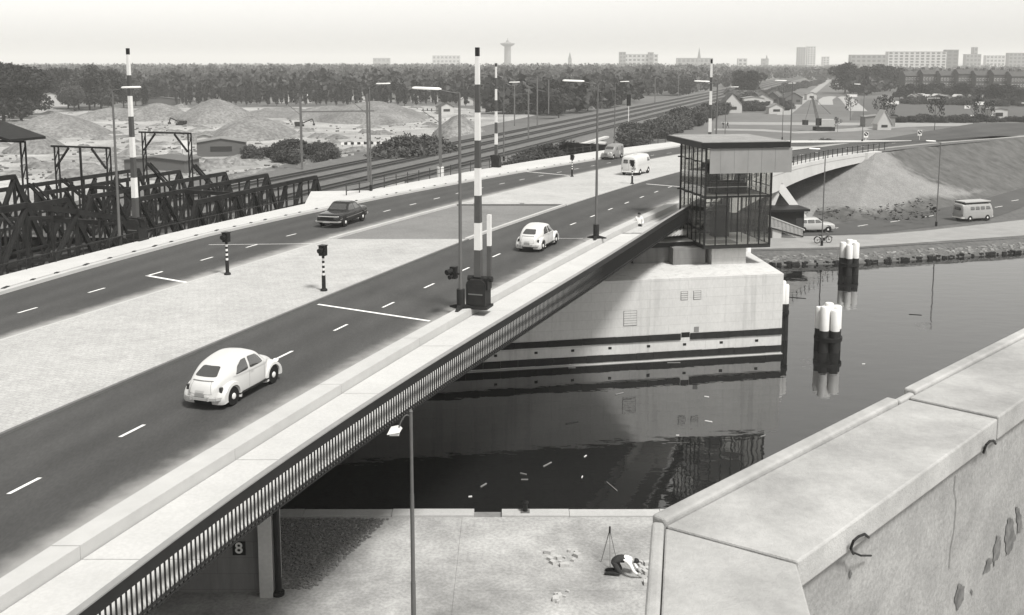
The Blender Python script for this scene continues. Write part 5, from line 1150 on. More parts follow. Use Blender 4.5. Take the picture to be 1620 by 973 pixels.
# ================================================================ FOLIAGE
def leafmesh(name, mt, lobes, n, size, flat=.6):
    """many small leaf-clump quads through the volume of several lobes (cx,cy,cz,rx,ry,rz)"""
    vol = np.array([l[3] * l[4] * l[5] for l in lobes]); pick = rng.choice(len(lobes), n, p=vol / vol.sum())
    L = np.array(lobes)[pick]; d = rng.normal(size=(n, 3)); d /= np.linalg.norm(d, axis=1)[:, None]; r = rng.uniform(.35, 1.0, n) ** .45
    c = L[:, :3] + d * L[:, 3:] * r[:, None] * rng.uniform(.85, 1.12, (n, 1))
    a = rng.normal(size=(n, 3)); a /= np.linalg.norm(a, axis=1)[:, None]; b = np.cross(a, rng.normal(size=(n, 3))); b /= np.linalg.norm(b, axis=1)[:, None]
    s = size * rng.uniform(.5, 1.3, (n, 1)); v = np.stack([c - a * s - b * s * flat, c + a * s - b * s * flat * .6, c + a * s * .8 + b * s * flat, c - a * s * .7 + b * s * flat], 1).reshape(-1, 3)
    me = bpy.data.meshes.new(name); me.vertices.add(4 * n); me.vertices.foreach_set('co', v.ravel()); me.loops.add(4 * n); me.loops.foreach_set('vertex_index', np.arange(4 * n)); me.polygons.add(n)
    me.polygons.foreach_set('loop_start', np.arange(0, 4 * n, 4)); me.materials.append(mt); me.update(); me.validate(); return me
def lobes_round(h, r, n=9):
    out = []
    for i in range(n):
        a = random.uniform(0, 6.28); q = random.uniform(.2, .72) * r; z = random.uniform(.26, .86) * h; s = random.uniform(.30, .5) * r
        out.append((q * math.cos(a), q * math.sin(a), z, s * 1.1, s * 1.1, s))
    return out + [(0, 0, h * .50, r * .6, r * .6, h * .34), (0, 0, h * .86, r * .4, r * .4, h * .14)]
def trunk_mesh(h, r):
    mb = MB().tube((0, 0, -.2), (.1, 0, h * .35), r, r * .7, 8).tube((.1, 0, h * .35), (0, .1, h * .7), r * .7, r * .3, 7)
    for a in (0.3, 2.2, 4.1, 5.3): mb.tube((.05, 0, h * random.uniform(.28, .45)), (h * .2 * math.cos(a), h * .2 * math.sin(a), h * random.uniform(.55, .7)), r * .4, r * .12, 6)
    return mb.mesh('trunk', bark)
TREES = []
for i in range(4): TREES.append((leafmesh('crown', (leaf, leaf_d, leaf, leaf_l)[i], lobes_round(10, 4.2), 4200, .26), trunk_mesh(10, .22)))
TREES.append((leafmesh('crown', leaf, [(random.uniform(-2.2, 2.2), random.uniform(-2.2, 2.2), random.uniform(4.5, 9.5), 1.0, 1.0, 1.2) for _ in range(9)], 420, .24), trunk_mesh(10, .15)))
POP = []
for i in range(3): POP.append((leafmesh('crown', (leaf, leaf_d, leaf)[i], [(random.uniform(-.3, .3), random.uniform(-.3, .3), z, 1.5 - abs(z - 5) * .14, 1.5 - abs(z - 5) * .14, 1.5) for z in (2.2, 3.6, 5, 6.4, 7.8, 9.2, 10.6)], 1300, .27), MB().tube((0, 0, -.2), (0, 0, 9), .16, .05, 7).mesh('trunk', bark)))
BUSH = [leafmesh('foliage', (leaf, leaf_l, leaf_l)[i], [(random.uniform(-1.2, 1.2), random.uniform(-1, 1), random.uniform(.3, 1.1), .9, .9, .8) for _ in range(7)], 3000, .10) for i in range(3)]
def tree(x, y, h, label, group, kind='round', wide=1.0, z=GZ, cat='tree', i=None):
    src = TREES if kind == 'round' else POP; j = random.randrange(min(4, len(src))) if i is None else i; cm, tm = src[j]; base = 10.0 if kind == 'round' else 12.0; s = h / base
    t = thing('tree' if kind == 'round' else 'poplar_tree', label, cat, (x, y, z), random.uniform(0, 6.28), group); t.scale = (s * wide, s * wide, s)
    put('crown', cm, t); put('trunk', tm, t); return t
def bush(x, y, s, label, group, z=GZ):
    t = put('bush', BUSH[random.randrange(3)], None, (x, y, z), random.uniform(0, 6)); t.scale = (s, s, s * random.uniform(.8, 1.1)); return tag(t, label, 'bush', group)
# big trees at the left edge
for u, y, h, wd in ((6, 285, 17.0, 1.35), (34, 292, 16.4, 1.25), (-26, 280, 17, 1.3), (20, 310, 17, 1.3), (50, 330, 14.5, 1.2)): tree(X(u, y), y, h, 'large dark tree in the clump at the left edge', 'large trees at the left edge', 'round', wd, i=1)
for u, y, h in ((108, 375, 15), (125, 368, 14.5), (142, 365, 15.5), (160, 362, 15), (178, 370, 14.5), (150, 385, 16), (92, 400, 15), (75, 410, 14), (196, 380, 11), (215, 400, 11), (118, 355, 11)):
    tree(X(u, y), y, h, 'leafy tree in the wood behind the sand lot at left', 'trees behind the sand lot', 'round', random.uniform(.9, 1.15))
# poplar rows
for i in range(66):
    u = 232 + i * 7.9 + random.uniform(-3, 3); y = 405 + random.uniform(-8, 8) + (i % 2) * 14; tree(X(u, y), y, random.uniform(6.0, 10.5), 'slender poplar in the row behind the sand heaps', 'poplars behind the sand heaps', 'pop', random.uniform(.65, 1.2))
for i in range(22):
    u = 225 + i * 22 + random.uniform(-5, 5); y = 480 + random.uniform(-20, 30); tree(X(u, y), y, random.uniform(8, 11), 'poplar in the farther row among the garden huts', 'poplars among the garden huts', 'pop', random.uniform(.9, 1.3))
for i in range(34):
    u = random.uniform(760, 1090); y = random.uniform(300, 560); 
    if u > 1110 - (y - 300) * .1 or abs(X(u, y) - RX(y, -10)) < 20: u = random.uniform(760, 880); y = random.uniform(330, 520)
    if abs(X(u, y) - RX(y, -10)) < 20: continue
    tree(X(u, y), y, random.uniform(7, 12), 'rounded tree in the gardens beyond the tracks', 'trees beyond the tracks', 'round', random.uniform(.9, 1.3))
for u, y, h, lb_ in ((1337, 560, 17, 'tall dark tree left of the sports field'), (1366, 575, 15, 'tree beside the tall dark tree'), (1392, 590, 16, 'broad dark tree before the white flats'), (1408, 600, 15, 'dark tree right of the broad one before the flats'), (1385, 620, 14, 'tree behind the broad dark one'), (1188, 520, 13, 'bushy tree on the skyline left of the high flats'), (1170, 530, 13, 'second bushy tree left of the high flats')):
    tree(X(u, y), y, h, lb_, 'tall trees on the right', 'round', 1.25, i=1)
for i in range(26):
    u = 1425 + i * 8.2 + random.uniform(-3, 3); y = 470 + random.uniform(-15, 15) - i * 2; tree(X(u, y), y, random.uniform(5, 8.5), 'round street tree in the row before the terraced houses', 'trees before the terraced houses', 'round', 1.1)
for u, y, h, lb_ in ((1390, 275, 9, 'thin young tree by the small kiosk'), (1403, 262, 9, 'thin young tree left of the goal'), (1478, 250, 9.5, 'leaning thin tree behind the white parked car'), (1540, 268, 9, 'thin tree among the parked cars'), (1345, 300, 8, 'small tree right of the excavator'), (1560, 262, 8, 'thin tree right of the parked cars'), (1325, 250, 4, 'small bushy tree near the sand arch')):
    tree(X(u, y), y, h, lb_, 'young trees along the service road', 'round', .75, i=4)
for i in range(30): u = 1375 + i * 8.6; y = 292 + random.uniform(-3, 3); bush(X(u, y, 2), y, random.uniform(.7, 1.5), 'bush in the hedge behind the service road', 'hedge behind the service road')
for i in range(34): u = 1430 + i * 5.9; y = 425 + random.uniform(-8, 8) - i * .8; bush(X(u, y, 2), y, random.uniform(1.2, 2.2), 'bush in the hedge on the far side of the sports field', 'hedge beyond the sports field')
for i in range(18): u = random.uniform(1255, 1420); y = random.uniform(182, 215); bush(X(u, y, 2), y, random.uniform(.4, .9), 'low tuft of scrub behind the upper road', 'scrub behind the upper road')
# field hedges, railway scrub
for i in range(14): u = 800 + i * 7.5; y = 128 + i * 2.4; bush(X(u, y, 3), y, random.uniform(1.2, 1.9), 'low scrub on the railway slope beside the far footway', 'scrub on the railway slope', 3.0)
for i in range(34):
    t_ = i / 33; y = 205 + t_ * 150; bush(RX(y, 5.0) + random.uniform(-1.5, 1.5), y, random.uniform(1.6, 2.6), 'bush in the hedge along the right foot of the railway', 'hedge along the railway foot', 1.4)
for i in range(22): u = random.uniform(615, 690); y = random.uniform(150, 178); bush(X(u, y, 2), y, random.uniform(1.6, 2.8), 'bush in the dark thicket left of the tracks', 'thicket left of the tracks', 1.0)
for i in range(16): u = random.uniform(450, 520); y = random.uniform(170, 195); bush(X(u, y, 2), y, random.uniform(1.0, 2.0), 'bush in the low thicket beside the sand lot', 'thicket beside the sand lot')
for i in range(10): u = random.uniform(390, 455); y = random.uniform(172, 185); bush(X(u, y, 2), y, random.uniform(.8, 1.5), 'bush behind the striped fence', 'bushes behind the striped fence')
for i in range(30): u = random.uniform(1140, 1250); y = random.uniform(356, 380); bush(X(u, y, 2), y, random.uniform(.9, 1.8), 'garden bush around the white gabled house', 'bushes around the white house')
for i in range(26): t_ = i / 25; u = 1180 + 130 * t_; y = 400 + 420 * t_ ** 1.6; bush(X(u, y, 2) - 6, y, random.uniform(2.0, 3.0), 'bush in the hedge along the straight road', 'hedge along the straight road')
# far woods: one mass to the horizon
mb_v = []; NF = 5200
uu = rng.uniform(-60, 1680, NF); yy = np.where(uu < 770, 445.0, np.where(uu < 1010, 335.0, 520.0)) + (rng.uniform(0, 1, NF) ** 1.8) * 2000
xs_ = (uu - CX) / F * yy
parts = []
for x_, y_, u_ in zip(xs_, yy, uu):
    if abs(x_ - RX(y_, -12)) < 26 and y_ < 900: continue
    if 1230 < u_ < 1345 and y_ < 760 + (u_ - 1230) * 1.5: continue
    if 1400 < u_ and y_ < 620: continue
    if y_ > 900: parts.append((x_, y_, random.uniform(9, 16.5) if u_ < 1150 else random.uniform(8, 12.5))); continue
    parts.append((x_, y_, random.choice((6, 8, 9.5, 11, 13)) * random.uniform(.8, 1.15) if u_ < 1130 else random.uniform(7, 12)))
P_ = np.array(parts); K = 34; nP = len(P_)
cen = np.repeat(P_[:, None, :], K, 1); d = rng.normal(size=(nP, K, 3)); d /= np.linalg.norm(d, axis=2)[..., None]
hh = cen[..., 2]; wid = rng.uniform(.30, .5, (nP, 1)) * hh
c = np.stack([cen[..., 0] + d[..., 0] * wid * rng.uniform(.5, 1, (nP, K)), cen[..., 1] + d[..., 1] * wid * rng.uniform(.5, 1, (nP, K)), GZ + hh * (.55 + .42 * d[..., 2] * rng.uniform(.6, 1, (nP, K)))], -1).reshape(-1, 3)
n_ = len(c); a = rng.normal(size=(n_, 3)); a /= np.linalg.norm(a, axis=1)[:, None]; b2 = np.cross(a, rng.normal(size=(n_, 3))); b2 /= np.linalg.norm(b2, axis=1)[:, None]; s = rng.uniform(.7, 1.5, (n_, 1))
v = np.stack([c - a * s - b2 * s * .8, c + a * s - b2 * s * .6, c + a * s * .8 + b2 * s * .8, c - a * s * .7 + b2 * s * .8], 1).reshape(-1, 3)
me = bpy.data.meshes.new('far_wood'); me.vertices.add(4 * n_); me.vertices.foreach_set('co', v.ravel()); me.loops.add(4 * n_); me.loops.foreach_set('vertex_index', np.arange(4 * n_)); me.polygons.add(n_); me.polygons.foreach_set('loop_start', np.arange(0, 4 * n_, 4)); [me.materials.append(q) for q in (leaf, leaf_d, leaf_l)]; me.polygons.foreach_set('material_index', np.repeat(rng.choice(3, nP, p=(.45, .3, .25)), K)); me.update(); me.validate()
stuff(put('far_wood', me), 'dark far-off woods stretching to the horizon', 'wood')
# weeds on the embankment and riprap stones on the bank
mb = MB()
for i in range(170):
    p = G(random.uniform(1275, 1480), random.uniform(300, 352), 1.6); 
    if p.y < 100: continue
    for k in range(4): s_ = random.uniform(.12, .32); q = p + Vector((random.uniform(-.5, .5), random.uniform(-.5, .5), random.uniform(0, .3))); mb.add([q + Vector((random.uniform(-1, 1), random.uniform(-1, 1), random.uniform(-.3, 1))) * s_ for _ in range(4)], [(0, 1, 2, 3)])
mb2 = MB()
for i in range(1500):
    t_ = random.random(); x_ = 14 + t_ * 80; y_ = float(np.interp(x_, [q[0] for q in bank], [q[1] for q in bank])) + random.uniform(-.1, 1.25); s_ = random.uniform(.14, .42); g_ = max(0, (y_ - float(np.interp(x_, [q[0] for q in bank], [q[1] for q in bank])))) * .42
    vs = [Vector((random.uniform(.6, 1) * sx, random.uniform(.6, 1) * sy, random.uniform(.5, .9) * sz)) * s_ * .5 + Vector((x_, y_, g_ + .1)) for sx, sy, sz in ((-1, -1, -1), (1, -1, -1), (1, 1, -1), (-1, 1, -1), (-1, -1, 1), (1, -1, 1), (1, 1, 1), (-1, 1, 1))]
    mb2.cur = 1 if g_ < .10 else 0
    mb2.add(vs, [(0, 3, 2, 1), (4, 5, 6, 7), (0, 1, 5, 4), (1, 2, 6, 5), (2, 3, 7, 6), (3, 0, 4, 7)])
stuff(mb2.build('riprap', [stone_m, timber]), 'rough stone riprap along the waterline', 'stones')
stuff(mb.build('weeds', leaf_l), 'scattered weeds at the foot of the embankment', 'weeds')
# ================================================================ SAND LOT
def heap(u, v_base, v_top, wpx, label, elong=1.3, seed=0):
    p = G(u, v_base, GZ); y = p.y; h = Z(v_top, y) - GZ; r = wpx / 2 / F * y; rr = random.Random(seed); n = 30; m_ = 9; mb = MB(); vs = []
    for j in range(m_ + 1):
        t_ = j / m_
        for i in range(n):
            a = 2 * math.pi * i / n; rad = r * (1 - t_) * (1 + .10 * math.sin(3 * a + seed) + .06 * math.sin(7 * a + 2 * seed)) ; zz = h * (1 - (1 - t_) ** 1.55) * (1 + rr.uniform(-.04, .04)) if j else -.2
            vs.append((rad * math.cos(a) + (1 - t_) * rr.uniform(-.2, .2), rad * math.sin(a) * elong, zz))
    mb.add(vs, [(j * n + i, j * n + (i + 1) % n, (j + 1) * n + (i + 1) % n, (j + 1) * n + i) for j in range(m_) for i in range(n)])
    o = mb.build('sand_heap', sandheap, None, True); o.location = (p.x, y, GZ); return tag(o, label, 'sand heap', 'sand heaps')
for k, a in enumerate(((340, 192, 157, 130, 'tallest pale sand heap below the poplars'), (400, 217, 184, 150, 'broad sand heap in front of the tallest one'), (250, 188, 163, 110, 'sand heap left of the tallest one'), (90, 212, 180, 170, 'wide flat sand heap at left'), (60, 240, 212, 90, 'small sand heap near the left gantry'), (590, 190, 160, 190, 'long sand bank below the poplars in the middle'), (520, 186, 167, 150, 'low sand bank left of the long one'), (725, 216, 183, 90, 'sand heap behind the foreground barrier pole'), (180, 185, 170, 120, 'low sand mound behind the left lamp post'), (450, 182, 170, 160, 'low sand mound right of the tallest heap'))): heap(*a, seed=k)
mb = MB()
for i in range(900):
    u = random.uniform(-20, 760); v = random.uniform(172, 285); p = G(u, v, GZ)
    if p.x > RX(p.y, -34): continue
    s_ = random.uniform(.15, .55); mb.box((p.x, p.y, GZ + s_ * .25), (s_ * random.uniform(.6, 1.8), s_, s_ * .8), random.uniform(0, 3))
stuff(mb.build('site_debris', bld_dark), 'scattered dark debris and clods on the sand lot', 'debris')
mb = MB()
for i in range(260):
    u = random.uniform(-20, 740); v = random.uniform(170, 285); p = G(u, v, GZ)
    if p.x > RX(p.y, -36): continue
    r_ = random.uniform(1.0, 3.4); hh = r_ * random.uniform(.22, .45); n8 = 9; vs = [(p.x + r_ * random.uniform(.7, 1.5) * math.cos(6.283 * k / n8), p.y + r_ * random.uniform(.7, 1.3) * math.sin(6.283 * k / n8), GZ - .1) for k in range(n8)] + [(p.x + r_ * .4 * math.cos(6.283 * k / n8), p.y + r_ * .4 * math.sin(6.283 * k / n8), GZ + hh * random.uniform(.7, 1)) for k in range(n8)]
    mb.add(vs, [(k, (k + 1) % n8, n8 + (k + 1) % n8, n8 + k) for k in range(n8)] + [tuple(range(n8, 2 * n8))])
stuff(mb.build('sand_ridges', sandheap, None, True), 'low humps of dug sand across the lot', 'sand')
def hut(x, y, wx, wy, h, rh, label, group=None, wall=None, roof=None, rz=0.0, name='hut', cat='hut', wins=1, z=GZ):
    t = thing(name, label, cat, (x, y, z), rz, group); wall = wall or bld_white; roof = roof or roof_tile
    MB().add([(-wx / 2, -wy / 2, 0), (wx / 2, -wy / 2, 0), (wx / 2, wy / 2, 0), (-wx / 2, wy / 2, 0), (-wx / 2, -wy / 2, h), (wx / 2, -wy / 2, h), (wx / 2, wy / 2, h), (-wx / 2, wy / 2, h), (0, -wy / 2, h + rh), (0, wy / 2, h + rh)],
             [(0, 3, 2, 1), (0, 1, 5, 8, 4), (2, 3, 7, 9, 6), (1, 2, 6, 5), (3, 0, 4, 7)]).build('wall', wall, t)
    e = .25; k = rh / (wx / 2)
    for s in (-1, 1):
        MB().add([(0, -wy / 2 - e, h + rh + .02), (s * (wx / 2 + e), -wy / 2 - e, h - e * k + .02), (s * (wx / 2 + e), wy / 2 + e, h - e * k + .02), (0, wy / 2 + e, h + rh + .02), (0, -wy / 2 - e, h + rh + .14), (s * (wx / 2 + e), -wy / 2 - e, h - e * k + .14), (s * (wx / 2 + e), wy / 2 + e, h - e * k + .14), (0, wy / 2 + e, h + rh + .14)],
                 [(3, 2, 1, 0), (4, 5, 6, 7), (0, 1, 5, 4), (1, 2, 6, 5), (2, 3, 7, 6), (3, 0, 4, 7)]).build('roof', roof, t)
    for i in range(wins):
        MB().box((-wx / 2 + wx * (i + .5) / wins, -wy / 2 - .02, h * .55), (wx / wins * .45, .06, h * .35)).build('window', win_dark, t)
    return t
p = G(257, 272, GZ); hut(p.x, p.y, 10, 5, 2.0, .5, 'long dark shed beside the striped barrier foot', None, bld_dark, bld_dark, -.15, 'shed', 'shed', 0)
p = G(352, 246, GZ); hut(p.x, p.y, 8.5, 5, 2.6, .7, 'grey site shed with pale roof by the striped fence', None, bld_dark, bld_grey, .2, 'shed', 'shed', 1)
p = G(325, 240, GZ); hut(p.x, p.y, 2.6, 2.6, 3.0, .3, 'white site cabin left of the grey shed', None, bld_white, bld_grey, .2, 'shed', 'shed', 1)
p = G(296, 250, GZ); t = thing('notice_board', 'white board on two posts near the sheds', 'sign', (p.x, p.y, GZ), .1); MB().box((0, 0, 2.4), (2.0, .08, 1.6)).build('board', white_p, t); [MB().box((x_, .06, 1.2), (.1, .1, 2.4)).build('post', wood, t) for x_ in (-.8, .8)]
p = G(80, 168, GZ); hut(p.x, p.y, 14, 9, 3.2, 2.0, 'low pale house with flat gable between the left trees', None, bld_white, bld_grey, .5, 'house', 'house', 3)
p = G(255, 166, GZ); hut(p.x, p.y, 14, 5, 2.4, .8, 'long low shed before the poplars', None, bld_dark, bld_dark, .1, 'shed', 'shed', 0)
sf = thing('striped_fence', 'low fence of alternating white and dark boards at the sand lot edge', 'fence', (X(362, 190), 190, GZ))
for i in range(22):
    x_ = i * .62 * 1.05; MB().box((x_, i * .10, .75), (.62, .06, .5)).build('board', white_p if i % 2 == 0 else black, sf)
    if i % 3 == 0: MB().box((x_, i * .10 + .08, .4), (.1, .1, 1.0)).build('post', wood, sf)
sf2 = copy_tree(sf, (X(542, 205), 205, GZ), .1, 'second striped board fence farther right beside the thicket')
flat('sand_track', [(X(u, G(u, v, GZ).y), G(u, v, GZ).y) for u, v in ((270, 262), (470, 250), (560, 243), (560, 247), (470, 256), (300, 278))], path_m, GZ + .045, 'pale sand track beside the striped fence')
def digger(x, y, rz, label):
    t = thing('excavator', label, 'excavator', (x, y, GZ), rz); t.scale = (.62, .62, .55)
    for s in (-1, 1): MB().box((0, s * 1.1, .45), (4.0, .6, .9)).build('crawler_track', rubber, t)
    MB().box((-.5, 0, 1.6), (3.4, 2.3, 1.3)).build('engine_house', steel_dark, t); MB().box((.9, .7, 2.2), (1.1, .9, 1.4)).build('cab', steel_grey, t)
    MB().beam((1.2, -.3, 1.6), (5.5, -.3, 3.6), .4, .5).build('boom', steel_dark, t); MB().beam((5.5, -.3, 3.6), (6.2, -.3, 1.2), .3, .4).build('dipper', steel_dark, t); MB().box((6.1, -.3, .9), (1.0, 1.1, .9)).build('bucket', steel_dark, t)
p = G(287, 198, GZ); digger(p.x, p.y, 2.9, 'dark excavator working between the sand heaps')
p = G(474, 200, GZ); digger(p.x, p.y, .2, 'dark excavator on the sand right of the broad heap')
HB = [(random.uniform(205, 760), random.uniform(425, 520)) for _ in range(46)]
for u, y in HB: hut(X(u, y), y, random.uniform(3, 5.5), 4, 2.4, 1.2, 'small white garden hut among the poplars', 'garden huts among the poplars', bld_white, random.choice((bld_white, roof_tile, bld_grey)), random.uniform(-.4, .4), 'garden_hut')
for u, y in [(random.uniform(700, 980), random.uniform(330, 520)) for _ in range(22)]:
    if abs(X(u, y) - RX(y, -10)) > 19: hut(X(u, y), y, random.uniform(3, 5.5), 4, 2.4, 1.2, 'small pale garden hut beyond the railway tracks', 'garden huts beyond the tracks', bld_white, random.choice((bld_white, roof_tile)), random.uniform(-.4, .4), 'garden_hut')
for i in range(26):
    u = random.uniform(1436, 1640); y = random.uniform(432, 455); hut(X(u, y), y, random.uniform(2.5, 5), 3.5, 2.2, .9, 'small pale hut in front of the brick terraces', 'huts before the brick terraces', random.choice((bld_white, bld_grey)), random.choice((bld_white, bld_grey, roof_tile)), random.uniform(-.5, .5), 'garden_hut')
for i in range(14):
    u = random.uniform(1150, 1262); y = random.uniform(395, 470); hut(X(u, y), y, random.uniform(4, 8), 5, 2.8, 2.0, 'low house behind the white gabled cottage', 'low houses behind the cottage', random.choice((bld_white, bld_grey, bld_dark)), roof_tile, random.uniform(-.5, .5), 'garden_house', 'house', 2)
# ================================================================ RIGHT-HAND FIELDS
flat('meadow', [(30, 200), (100, 215), (115, 330), (85, 345), (55, 345), (48, 300)], mat('mown_meadow', .18, .95, .15, .3, world=True, big=.15, bigscale=.03), GZ + .02, 'pale mown meadow in front of the white house')
flat('straight_road', [(X(u, y), y) for u, y in ((1228, 330), (1250, 330), (1316, 980), (1308, 980))], path_m, GZ + .05, 'straight pale road running to the horizon')
flat('sports_field', [(100, 300), (260, 295), (330, 460), (165, 480)], mat('sports_turf', .11, .95, .12, .3, world=True, big=.12, bigscale=.03), GZ + .025, 'darker sports field with white goals')
hh_ = [(1155, 178, 6.5, 7, 3.0, 3.6, 'white gabled cottage with steep roof facing the field', bld_white), (1190, 168, 8, 5, 3.2, .6, 'flat white house behind the gabled cottage', bld_white), (1226, 180, 5, 4, 2.2, 1.2, 'small white hut with pale roof right of the cottage', bld_white), (1282, 158, 4.5, 4, 2.6, 1, 'white box shed beside the straight road', bld_white), (1290, 122, 16, 10, 7, 3, 'white building at the far end of the straight road', bld_white),
       (1327, 138, 7, 6, 3, 3, 'white tent shaped hut beside the sports field', bld_white), (1395, 205, 3.5, 3.5, 1.8, 3.2, 'pointed white tent by the service road', bld_white), (1348, 132, 18, 8, 4, 1, 'long low white pavilion behind the sports field', bld_white), (1398, 133, 20, 6, 3, 1, 'second low pavilion farther right', bld_white), (1388, 200, 8, 4, 2.6, .5, 'low grey kiosk behind the service road', bld_grey), (1575, 190, 5, 4, 3.2, .4, 'pale kiosk beyond the parked cars', bld_white)]
for u, v, wx, wy, h, rh, lb_, wl_ in hh_:
    p = G(u, v, GZ); hut(p.x, p.y, wx, wy, h, rh, lb_, None, wl_, roof_tile if 'gabled cottage with' in lb_ else bld_white if 'tent' in lb_ else bld_grey, 0, 'house' if h > 3 else 'hut', 'house' if h > 3 else 'hut', 1 if wx < 9 else 4)
for u, v, wpx in ((1435, 153, 21), (1480, 165, 26)):
    p = G(u, v, GZ); w_ = wpx / F * p.y; t = thing('goal', 'white football goal %s' % ('at the far end of the field' if v < 160 else 'nearer on the field'), 'goal', (p.x, p.y, GZ))
    for x_ in (-w_ / 2, w_ / 2): MB().tube((x_, 0, 0), (x_, 0, 2.5), .10).build('post', white_p, t)
    MB().tube((-w_ / 2, 0, 2.5), (w_ / 2, 0, 2.5), .10).build('crossbar', white_p, t)
def board(u, v, wpx, hpx, label, y=None):
    p = G(u, v, GZ); h = hpx / F * p.y; w_ = wpx / F * p.y; t = thing('hoarding', label, 'hoarding', (p.x, p.y, GZ), 0, 'white hoardings round the sports field')
    MB().box((0, 0, h / 2 + .5), (w_, .1, h)).build('board', white_p, t)
    for x_ in (-w_ / 2 + .1, w_ / 2 - .1): MB().box((x_, .1, .5), (.12, .12, 1.0)).build('post', wood, t)
for u, v, a, c, lb_ in ((1410, 167, 24, 5, 'white hoarding left of the nearer goal'), (1550, 168, 14, 5, 'white hoarding beyond the parked cars'), (1574, 168, 10, 4, 'short white hoarding right of another one'), (1530, 174, 9, 5, 'small white hoarding between thin trees'), (1348, 155, 16, 4, 'low white hoarding left of the posts')): board(u, v, a, c, lb_)
# dragline crane and its pale sand arch
p = G(1303, 207, GZ)
dr = thing('dragline_crane', 'dragline crane with raised lattice boom at the field edge', 'crane', (p.x, p.y, GZ), 0)
for s in (-1, 1): MB().box((0, s * 1.3, .5), (4.6, .8, 1.0)).build('crawler_track', rubber, dr)
MB().box((.4, 0, 2.0), (3.8, 2.6, 1.8)).build('engine_house', car_lgrey, dr); MB().box((-1.6, -.8, 2.3), (1.2, 1.0, 1.8)).build('cab', steel_dark, dr)
tip = Vector((-3.2, 0, Z(152, p.y) - GZ)); ft = Vector((-1.2, 0, 1.4))
for a in (-.5, .5):
    for c_ in (-.3, .3): MB().beam(ft + Vector((c_, a, 0)), tip + Vector((c_ * .3, a * .3, 0)), .14, .14).build('boom_chord', steel_grey, dr)
for i in range(9): MB().beam(ft.lerp(tip, i / 9) + Vector((-.3, -.5 * (1 - i / 11), 0)), ft.lerp(tip, (i + 1) / 9) + Vector((.3, -.5 * (1 - i / 11), 0)), .07, .07).build('boom_lacing', steel_grey, dr)
MB().path([tip, (1.6, 0, 4.2)], .04).path([tip, tip + Vector((-1.5, 0, -6))], .03).build('cable', black, dr); MB().box(tip + Vector((-1.5, 0, -6.6)), (1.2, 1.2, 1.2)).build('bucket', steel_dark, dr)
def ribbon(pix, wd, mt, name, z, label):
    P_ = [G(u, v, GZ) for u, v in pix]; mb = MB(); vs = []
    for i, q in enumerate(P_):
        d = (P_[min(i + 1, len(P_) - 1)] - P_[max(i - 1, 0)]).normalized(); n_ = Vector((-d.y, d.x, 0)) * wd / 2; vs += [(q.x - n_.x, q.y - n_.y, z), (q.x + n_.x, q.y + n_.y, z)]
    return struct(mb.add(vs, [(2 * i, 2 * i + 1, 2 * i + 3, 2 * i + 2) for i in range(len(P_) - 1)]).build(name, mt), label)
ribbon([(1306, 166), (1306, 158), (1312, 154), (1322, 152.5), (1333, 153), (1340, 157), (1346, 163), (1353, 170), (1358, 176)], 6, mat('bright_sand', .42, .95, .1, .3, world=True), 'sand_track', GZ + .06, 'curved pale sand track beside the crane')
ribbon([(1130, 205), (1200, 206), (1260, 210), (1330, 207), (1420, 200), (1520, 197), (1640, 197)], 7, path_m, 'path', GZ + .05, 'pale footpath along the field edge')
def sign(u, y, z, label, sz=.9):
    t = thing('traffic_sign', label, 'sign', (X(u, y, z), y, zr(y)), 0, 'keep-right signs'); t.scale = (.72, .72, .72)
    MB().tube((0, 0, 0), (0, 0, 1.0), .05).build('post', white_p, t); MB().box((0, 0, 1.5), (sz, .05, 1.15)).build('board', white_p, t)
    MB().lathe([(.40, 0), (.40, .03), (.0, .03)], 20, (0, -.06, 1.62), 'y').build('disc', black, t); MB().beam((-.2, -.085, 1.82), (.2, -.085, 1.42), .02, .16).build('arrow', white_p, t)
sign(1370, 151, 7, 'keep-right sign board beside the thin lamp on the upper road'); sign(1455, 156, 7, 'keep-right sign board farther right on the upper road')
# kiosk and slatted stair below the far span
p = G(1252, 375, GZ)
ks = thing('kiosk', 'dark roofed wooden kiosk under the far span', 'kiosk', (p.x - .2, p.y + 2.5, GZ), .12)
MB().box((0, 0, 1.2), (3.4, 2.4, 2.4)).build('wall', timber, ks); MB().box((0, -.1, 2.52), (4.2, 3.2, .22)).build('roof', black, ks); MB().box((1.2, -1.22, 1.2), (.7, .05, 1.0)).build('window', win_dark, ks)
p = G(1250, 377, GZ)
st_ = thing('slatted_stair_rail', 'pale slatted stair railing descending in front of the kiosk', 'railing', (p.x - .6, p.y, GZ), .05)
for i in range(26):
    x_ = -1.6 + i * .135; zt_ = 2.25 - i * .052; MB().box((x_, 0, zt_ - .55), (.075, .04, 1.1)).build('slat', conc_white, st_)
MB().beam((-1.7, -.04, 2.28), (1.9, -.04, .92), .06, .09).build('top_rail', conc_white, st_); MB().beam((-1.7, -.04, 1.15), (1.9, -.04, -.10 + .25), .06, .12).build('string', steel_dark, st_); MB().box((-.7, .3, .5), (.9, .5, 1.0)).build('base_block', conc_white, st_)
